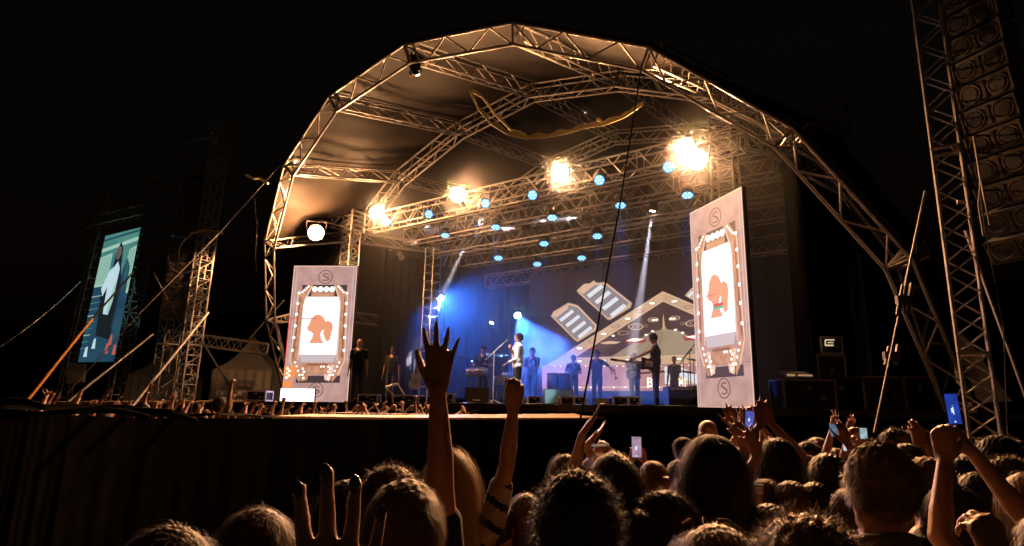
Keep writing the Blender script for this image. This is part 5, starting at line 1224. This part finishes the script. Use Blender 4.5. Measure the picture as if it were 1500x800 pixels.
extra = [(1073, 668, 4.2, 'short', 'dark', 'black', None, 'small dark head just left of the spread hands under the right panel'), (1084, 700, 3.2, 'curly', 'brown', 'red', None, 'curly brown head low between the black cap and the black hair'),
    (1120, 646, 4.0, 'short', 'black', 'navy', 'LR', 'person clapping high right under the right led panel'), (1195, 640, 5.6, 'long', 'brown', 'grey', None, 'long brown hair in the far row below the dim flight case'),
    (1232, 676, 3.9, 'short', 'brown', 'grey', 'R', 'person with one open hand raised beside the pale phone'), (1322, 648, 3.7, 'short', 'dark', 'tan', None, 'short dark hair between the spiky head and the glasses man'),
    (1372, 640, 5.2, 'curly', 'dark', 'black', None, 'distant curly head left of the big phone'), (1385, 706, 2.6, 'long', 'dark', 'black', None, 'long dark hair below the left phone arm'), (1240, 714, 2.7, 'bun', 'brown', 'black', None, 'hair tied in a bun left of the spiky head'),
    (1470, 668, 3.0, 'curly', 'brown', 'olive', None, 'brown curly head under the right phone arm'), (912, 690, 3.4, 'pony', 'dark', 'navy', None, 'dark ponytail left of the light ponytail'), (1012, 690, 3.3, 'long', 'fair', 'tan', None, 'light long hair left of the black cap'),
    (735, 735, 2.9, 'short', 'dark', 'black', None, 'short dark hair right of the striped top'), (1065, 650, 4.4, 'short', 'black', 'black', 'R', 'person with open hand up right of the black cap'), (1162, 690, 3.4, 'curly', 'black', 'red', None, 'black curls just right of the long black hair'),
    (1420, 655, 4.3, 'short', 'brown', 'black', None, 'brown head between the big phone and the truss tower'), (1118, 735, 2.2, 'short', 'dark', 'black', None, 'dark head behind the wavy brown hair'), (945, 745, 2.1, 'long', 'dark', 'black', None, 'dark long hair left of the lowered face')]
for i_, (x_, y_, Y_, h_, hc_, sh_, ar_, l_) in enumerate(extra):
    A2 = {}
    if ar_ and 'R' in ar_: A2['R'] = W(x_ + 9, y_ - 26, Y_ - .15, spread=.2, dir=V((-.1, .2, 1)))
    if ar_ and 'L' in ar_: A2['L'] = W(x_ - 6, y_ - 24, Y_ - .15, spread=.18, dir=V((.1, .2, 1)))
    crowd(x_, y_, Y_, l_, 130 + i_, A2, hair=h_, hcol=hc_, shirt=sh_, skin=i_ % 3, dens=.6, dyaw=random.uniform(-.6, .6), head=(random.uniform(-.5, .5), random.uniform(-.15, .1), random.uniform(-.12, .12)))
crowd(1478, 880, 1.22, 'person below the bottom right corner holding a phone low', 160, arms={'L': W(1470, 838, 1.2, dir=V((-.1, .3, 1)), curl=(.9,) * 4, thumb=(.4, .6))}, hair='short', hcol='dark', shirt='olive', vox=.006)
# phones
def phone(px, py, Y, wpx, hpx, label, tilt=0, col=(.10, .2, .9), side=False, scene_='fig'):
    c = onY(px, py, Y); w_ = wpx / FPX * Y / 2; h_ = hpx / FPX * Y / 2; T = thing('phone', label, 'phone', c)
    nrm = (CAM - c).normalized(); x = Z_.cross(nrm).normalized(); u = nrm.cross(x); R_ = Matrix.Rotation(tilt, 3, nrm); x = R_ @ x; u = R_ @ u
    MB().box(c, (w_ * 1.1, h_ * 1.08, .004), (x, u, nrm)).build('phone_body', blkm, T)
    MB().box(c + nrm * .005, (w_, h_, .0012), (x, u, nrm)).build('display', em('phone blue %.2f %.2f' % (col[0], col[2]), col, 1.0, noise=tuple(q * .45 for q in col), nscale=25), T)
    if scene_ == 'fig':
        MB().cap(c + nrm * .0065 - u * (h_ * .35), .0015, c + nrm * .0065 + u * (h_ * .1), w_ * .10).box(c + nrm * .0068 - u * (h_ * .1) - x * w_ * .12, (w_ * .22, h_ * .16, .0008), (x, u, nrm)).sphere(c + nrm * .007 + u * (h_ * .22), (w_ * .09, w_ * .09, .001)).build('performer_image', em('phone white', (.6, .75, .95), 1.1), T)
        MB().lathe([(w_ * .12, 0), (w_ * .16, .001), (w_ * .12, .002)], c + nrm * .006 - u * (h_ * .85), nrm, 10).build('shutter_button', em('phone white', (.6, .75, .95), 1.1), T)
    return T
phone(1396, 599, 2.05, 15, 42, 'phone filming the singer in the two raised hands at the right', .06, (.02, .06, .45))
phone(932.5, 655, 4.35, 13, 28, 'phone with pink and blue picture held at the centre of the crowd', 0, (.55, .35, .5)); phone(1098, 614, 4.35, 11, 22, 'phone with blue picture under the right led panel', -.1, (.10, .13, .6))
phone(1142, 636, 5.1, 8, 15, 'small phone beside the long black hair', 0, (.3, .35, .45), scene_=''); phone(1221, 630, 5.1, 9, 17, 'tilted dim phone left of the fists', .1, (.12, .2, .3), scene_=''); phone(1265, 635, 4.15, 9, 15, 'pale phone just above the spiky head', 0, (.4, .55, .6), scene_='')
phone(1241, 652, 4.5, 10, 16, 'brightest pale phone left of the spiky head', 0, (.65, .7, .75), scene_=''); phone(1104, 641, 4.3, 9, 12, 'small phone below the other phone under the right panel', 0, (.3, .4, .5), scene_=''); phone(1457, 777, 1.25, 13, 17, 'bright phone held low at the bottom right corner', .7, (.12, .13, .13), scene_='')
phone(877, 652, 3.3, 24, 3.5, 'phone held sideways edge on above the long dark hair', .05, (.3, .2, .12), scene_='')
# plastic cup
P = onY(1110, 738, 2.6); T = thing('plastic_cup', 'clear plastic cup of beer held low right of the black capped figure', 'cup', P)
cupm = mat('beer plastic', (.5, .33, .14), .25); MB().lathe([(.018, 0), (.023, .035)], P, Z_, 14).build('beer', cupm, T, smooth=True); MB().lathe([(.023, .036), (.027, .07), (.028, .072), (.025, .068)], P, Z_, 14).build('cup_wall', mat('clear cup', (.6, .6, .6), .15), T, smooth=True)

# ================================================================== CROWD BEYOND THE RUNWAY (raised hands)
LC = []
temps = []
tdef = [dict(arms={'R': {'l': (.20, .10, 1.93), 'spread': .2, 'palm': V((0, 1, 0))}}, hair='short', hcol='dark', shirt='black'),
        dict(arms={'R': {'l': (.14, .14, 1.86), 'spread': .18}, 'L': {'l': (-.16, .14, 1.84), 'spread': .2}}, hair='long', hcol='brown', shirt='red'),
        dict(arms={'L': {'l': (-.24, .05, 1.90), 'curl': (.1, .1, 1.2, 1.2), 'thumb': (.5, .5)}}, hair='short', hcol='black', shirt='grey'),
        dict(arms={'R': {'l': (.05, .25, 1.80), 'palm': V((-1, .2, 0))}, 'L': {'l': (-.05, .25, 1.80), 'palm': V((1, .2, 0))}}, hair='curly', hcol='black', shirt='navy'),
        dict(arms={'R': {'l': (.10, .28, 1.78), 'curl': (.8,) * 4}, 'L': {'l': (-.02, .28, 1.78), 'curl': (.7,) * 4}}, hair='pony', hcol='brown', shirt='black'),
        dict(arms={'R': {'l': (.30, .0, 1.88), 'curl': (1.1,) * 4, 'thumb': (.3, .8)}}, hair='short', hcol='dark', shirt='tan')]
tip = [2.12, 2.05, 2.09, 2.00, 1.93, 1.97]
pose = ['one open hand raised', 'both open hands raised', 'two fingers raised', 'hands clapping overhead', 'both hands lifting a phone', 'one fist raised']
hp = [(35, 566, 8.5, 3), (62, 576, 10, 0), (82, 578, 10.5, 2), (100, 572, 9.5, 1), (113, 573, 12, 0), (140, 588, 11, 4), (152, 571, 8.8, 2), (178, 586, 12, 1), (196, 588, 10, 4), (215, 560, 9.6, 2), (232, 577, 11, 0), (257, 583, 12.5, 1), (276, 590, 11, 3), (288, 590, 13, 1), (305, 592, 12, 4), (328, 563, 10.0, 5), (333, 580, 12, 0), (350, 592, 11.5, 1),
      (360, 596, 13, 4), (372, 592, 12, 0), (390, 586, 11, 2), (404, 584, 11.6, 0), (424, 592, 13, 4), (440, 596, 12, 1), (456, 596, 12.4, 3), (470, 598, 13, 4), (480, 594, 11.8, 0), (497, 596, 12.6, 5), (512, 592, 13, 3), (522, 594, 12, 4), (530, 590, 12.4, 1), (546, 596, 13.4, 0), (560, 594, 12, 4), (572, 590, 12.8, 2), (583, 586, 11.6, 5), (597, 592, 12.2, 1), (618, 597, 13.2, 0), (664, 597, 13.5, 4), (690, 594, 13.4, 3), (704, 597, 13.9, 1), (764, 592, 13.2, 1), (778, 597, 13.6, 4), (812, 596, 14.0, 0), (240, 592, 13, 5), (165, 594, 12.6, 0), (125, 592, 12.8, 5), (412, 600, 12.2, 1), (640, 600, 13, 2), (48, 585, 9.4, 1), (70, 590, 9.8, 4), (92, 588, 11.5, 3), (120, 586, 10.2, 0), (158, 590, 10.5, 1), (186, 580, 9.7, 5), (205, 590, 11.4, 2), (222, 588, 10.4, 0), (250, 588, 11.8, 4), (266, 580, 10.8, 2), (298, 582, 11, 0), (318, 590, 12.5, 1), (342, 586, 11.2, 3), (380, 596, 12.6, 1), (398, 594, 12.9, 5), (432, 592, 12.2, 2), (450, 590, 13.1, 0), (489, 592, 12, 2), (536, 590, 13.6, 3), (566, 588, 13, 0), (606, 590, 12.6, 3), (675, 597, 12.9, 0), (722, 597, 13.8, 4)]
land = [(0, 'at the far left edge'), (90, 'under the far side screen'), (170, 'between side screen and speaker tower'), (240, 'under the left speaker tower'), (300, 'in front of the white tent'), (400, 'under the left edge of the left led panel'), (460, 'under the left led panel'), (510, 'right of the left led panel'), (560, 'before the tilted metal frame'), (610, 'left of the tall raised hand'), (655, 'right of the tall raised forearm'), (740, 'below the singer'), (800, 'below the teal monitor')]
seen = {}
for k, (x, y, Y, ti) in enumerate(hp):
    y -= 7; P = onY(x, y, Y); sc = max(.78, min(1.12, P.z / tip[ti])); loc = V((P.x, P.y, 0)); lab = [l for q, l in land if x >= q][-1]
    key = (ti, lab); seen[key] = seen.get(key, 0) + 1
    L_ = 'person with %s, %s' % (pose[ti], lab)
    yw = facing(loc, V((0, 17, 0))) + random.uniform(-.35, .35)
    fresh = [t for t in temps if t[0] == ti]
    if not fresh:
        o = person(L_, loc, yw, sc, vox=.011, dens=.3, wid=.004, seed=100 + ti, skin=ti % 2, group='audience beyond the runway', **tdef[ti]); temps.append((ti, o))
    else:
        o = copytree(fresh[0][1]); o.location = loc; o.rotation_euler = (0, random.uniform(-.1, .1), yw); o.scale = (sc, sc, sc)
    LC.append((o, x, L_))
    o['label'] = L_
cnt = {}
for o, x, l in LC: cnt.setdefault(l, []).append((x, o))
ordn = ['leftmost', 'second', 'third', 'fourth', 'fifth']
for l, L_ in cnt.items():
    if len(L_) > 1:
        for i, (x, o) in enumerate(sorted(L_, key=lambda q: q[0])): o['label'] = ordn[min(i, 4)] + ' ' + l
bpy.data.scenes.remove(TMP)

# dense drifting smoke beside the singer
sc_ = ont(800, 520, 3.2); cb = MB().sphere(sc_, (1.5, 1.2, 1.15), 20, 14); co = cb.build('smoke_cloud', None); co.data.materials.clear()
cm_ = bpy.data.materials.new('drifting smoke'); cm_.use_nodes = True; t = cm_.node_tree; t.nodes.remove(t.nodes['Principled BSDF'])
tc = t.nodes.new('ShaderNodeTexCoord'); no = t.nodes.new('ShaderNodeTexNoise'); no.inputs['Scale'].default_value = 1.5; no.inputs['Detail'].default_value = 4; t.links.new(tc.outputs['Object'], no.inputs['Vector'])
mp = t.nodes.new('ShaderNodeMapping'); mp.inputs['Location'].default_value = (-sc_.x / 1.5, -sc_.y / 1.2, -sc_.z / 1.15); mp.inputs['Scale'].default_value = (1 / 1.5, 1 / 1.2, 1 / 1.15)
t.links.new(tc.outputs['Object'], mp.inputs['Vector']); gr = t.nodes.new('ShaderNodeTexGradient'); gr.gradient_type = 'QUADRATIC_SPHERE'; t.links.new(mp.outputs[0], gr.inputs['Vector'])
rp = t.nodes.new('ShaderNodeValToRGB'); rp.color_ramp.elements[0].position = .38; rp.color_ramp.elements[1].position = .7; t.links.new(no.outputs[0], rp.inputs[0])
m1 = t.nodes.new('ShaderNodeMath'); m1.operation = 'MULTIPLY'; t.links.new(rp.outputs[0], m1.inputs[0]); t.links.new(gr.outputs[0], m1.inputs[1]); m2 = t.nodes.new('ShaderNodeMath'); m2.operation = 'MULTIPLY'; m2.inputs[1].default_value = 3.0; t.links.new(m1.outputs[0], m2.inputs[0])
pv = t.nodes.new('ShaderNodeVolumePrincipled'); pv.inputs['Color'].default_value = (.95, .95, .95, 1); t.links.new(m2.outputs[0], pv.inputs['Density']); t.links.new(pv.outputs[0], t.nodes['Material Output'].inputs['Volume'])
co.data.materials.append(cm_); tag(co, kind='stuff')
# smoke hanging under the stage roof
sb = MB().box(S(-.7, 3.1, 5.65), (7.8, 4.3, 3.5), (A_, N_, Z_)); so = sb.build('stage_smoke', None); so.data.materials.clear()
sm_ = bpy.data.materials.new('stage smoke'); sm_.use_nodes = True; t = sm_.node_tree; t.nodes.remove(t.nodes['Principled BSDF'])
pv = t.nodes.new('ShaderNodeVolumePrincipled'); pv.inputs['Color'].default_value = (.9, .9, .9, 1); pv.inputs['Density'].default_value = .020; pv.inputs['Anisotropy'].default_value = .72
t.links.new(pv.outputs[0], t.nodes['Material Output'].inputs['Volume'])
so.data.materials.append(sm_); tag(so, kind='stuff')
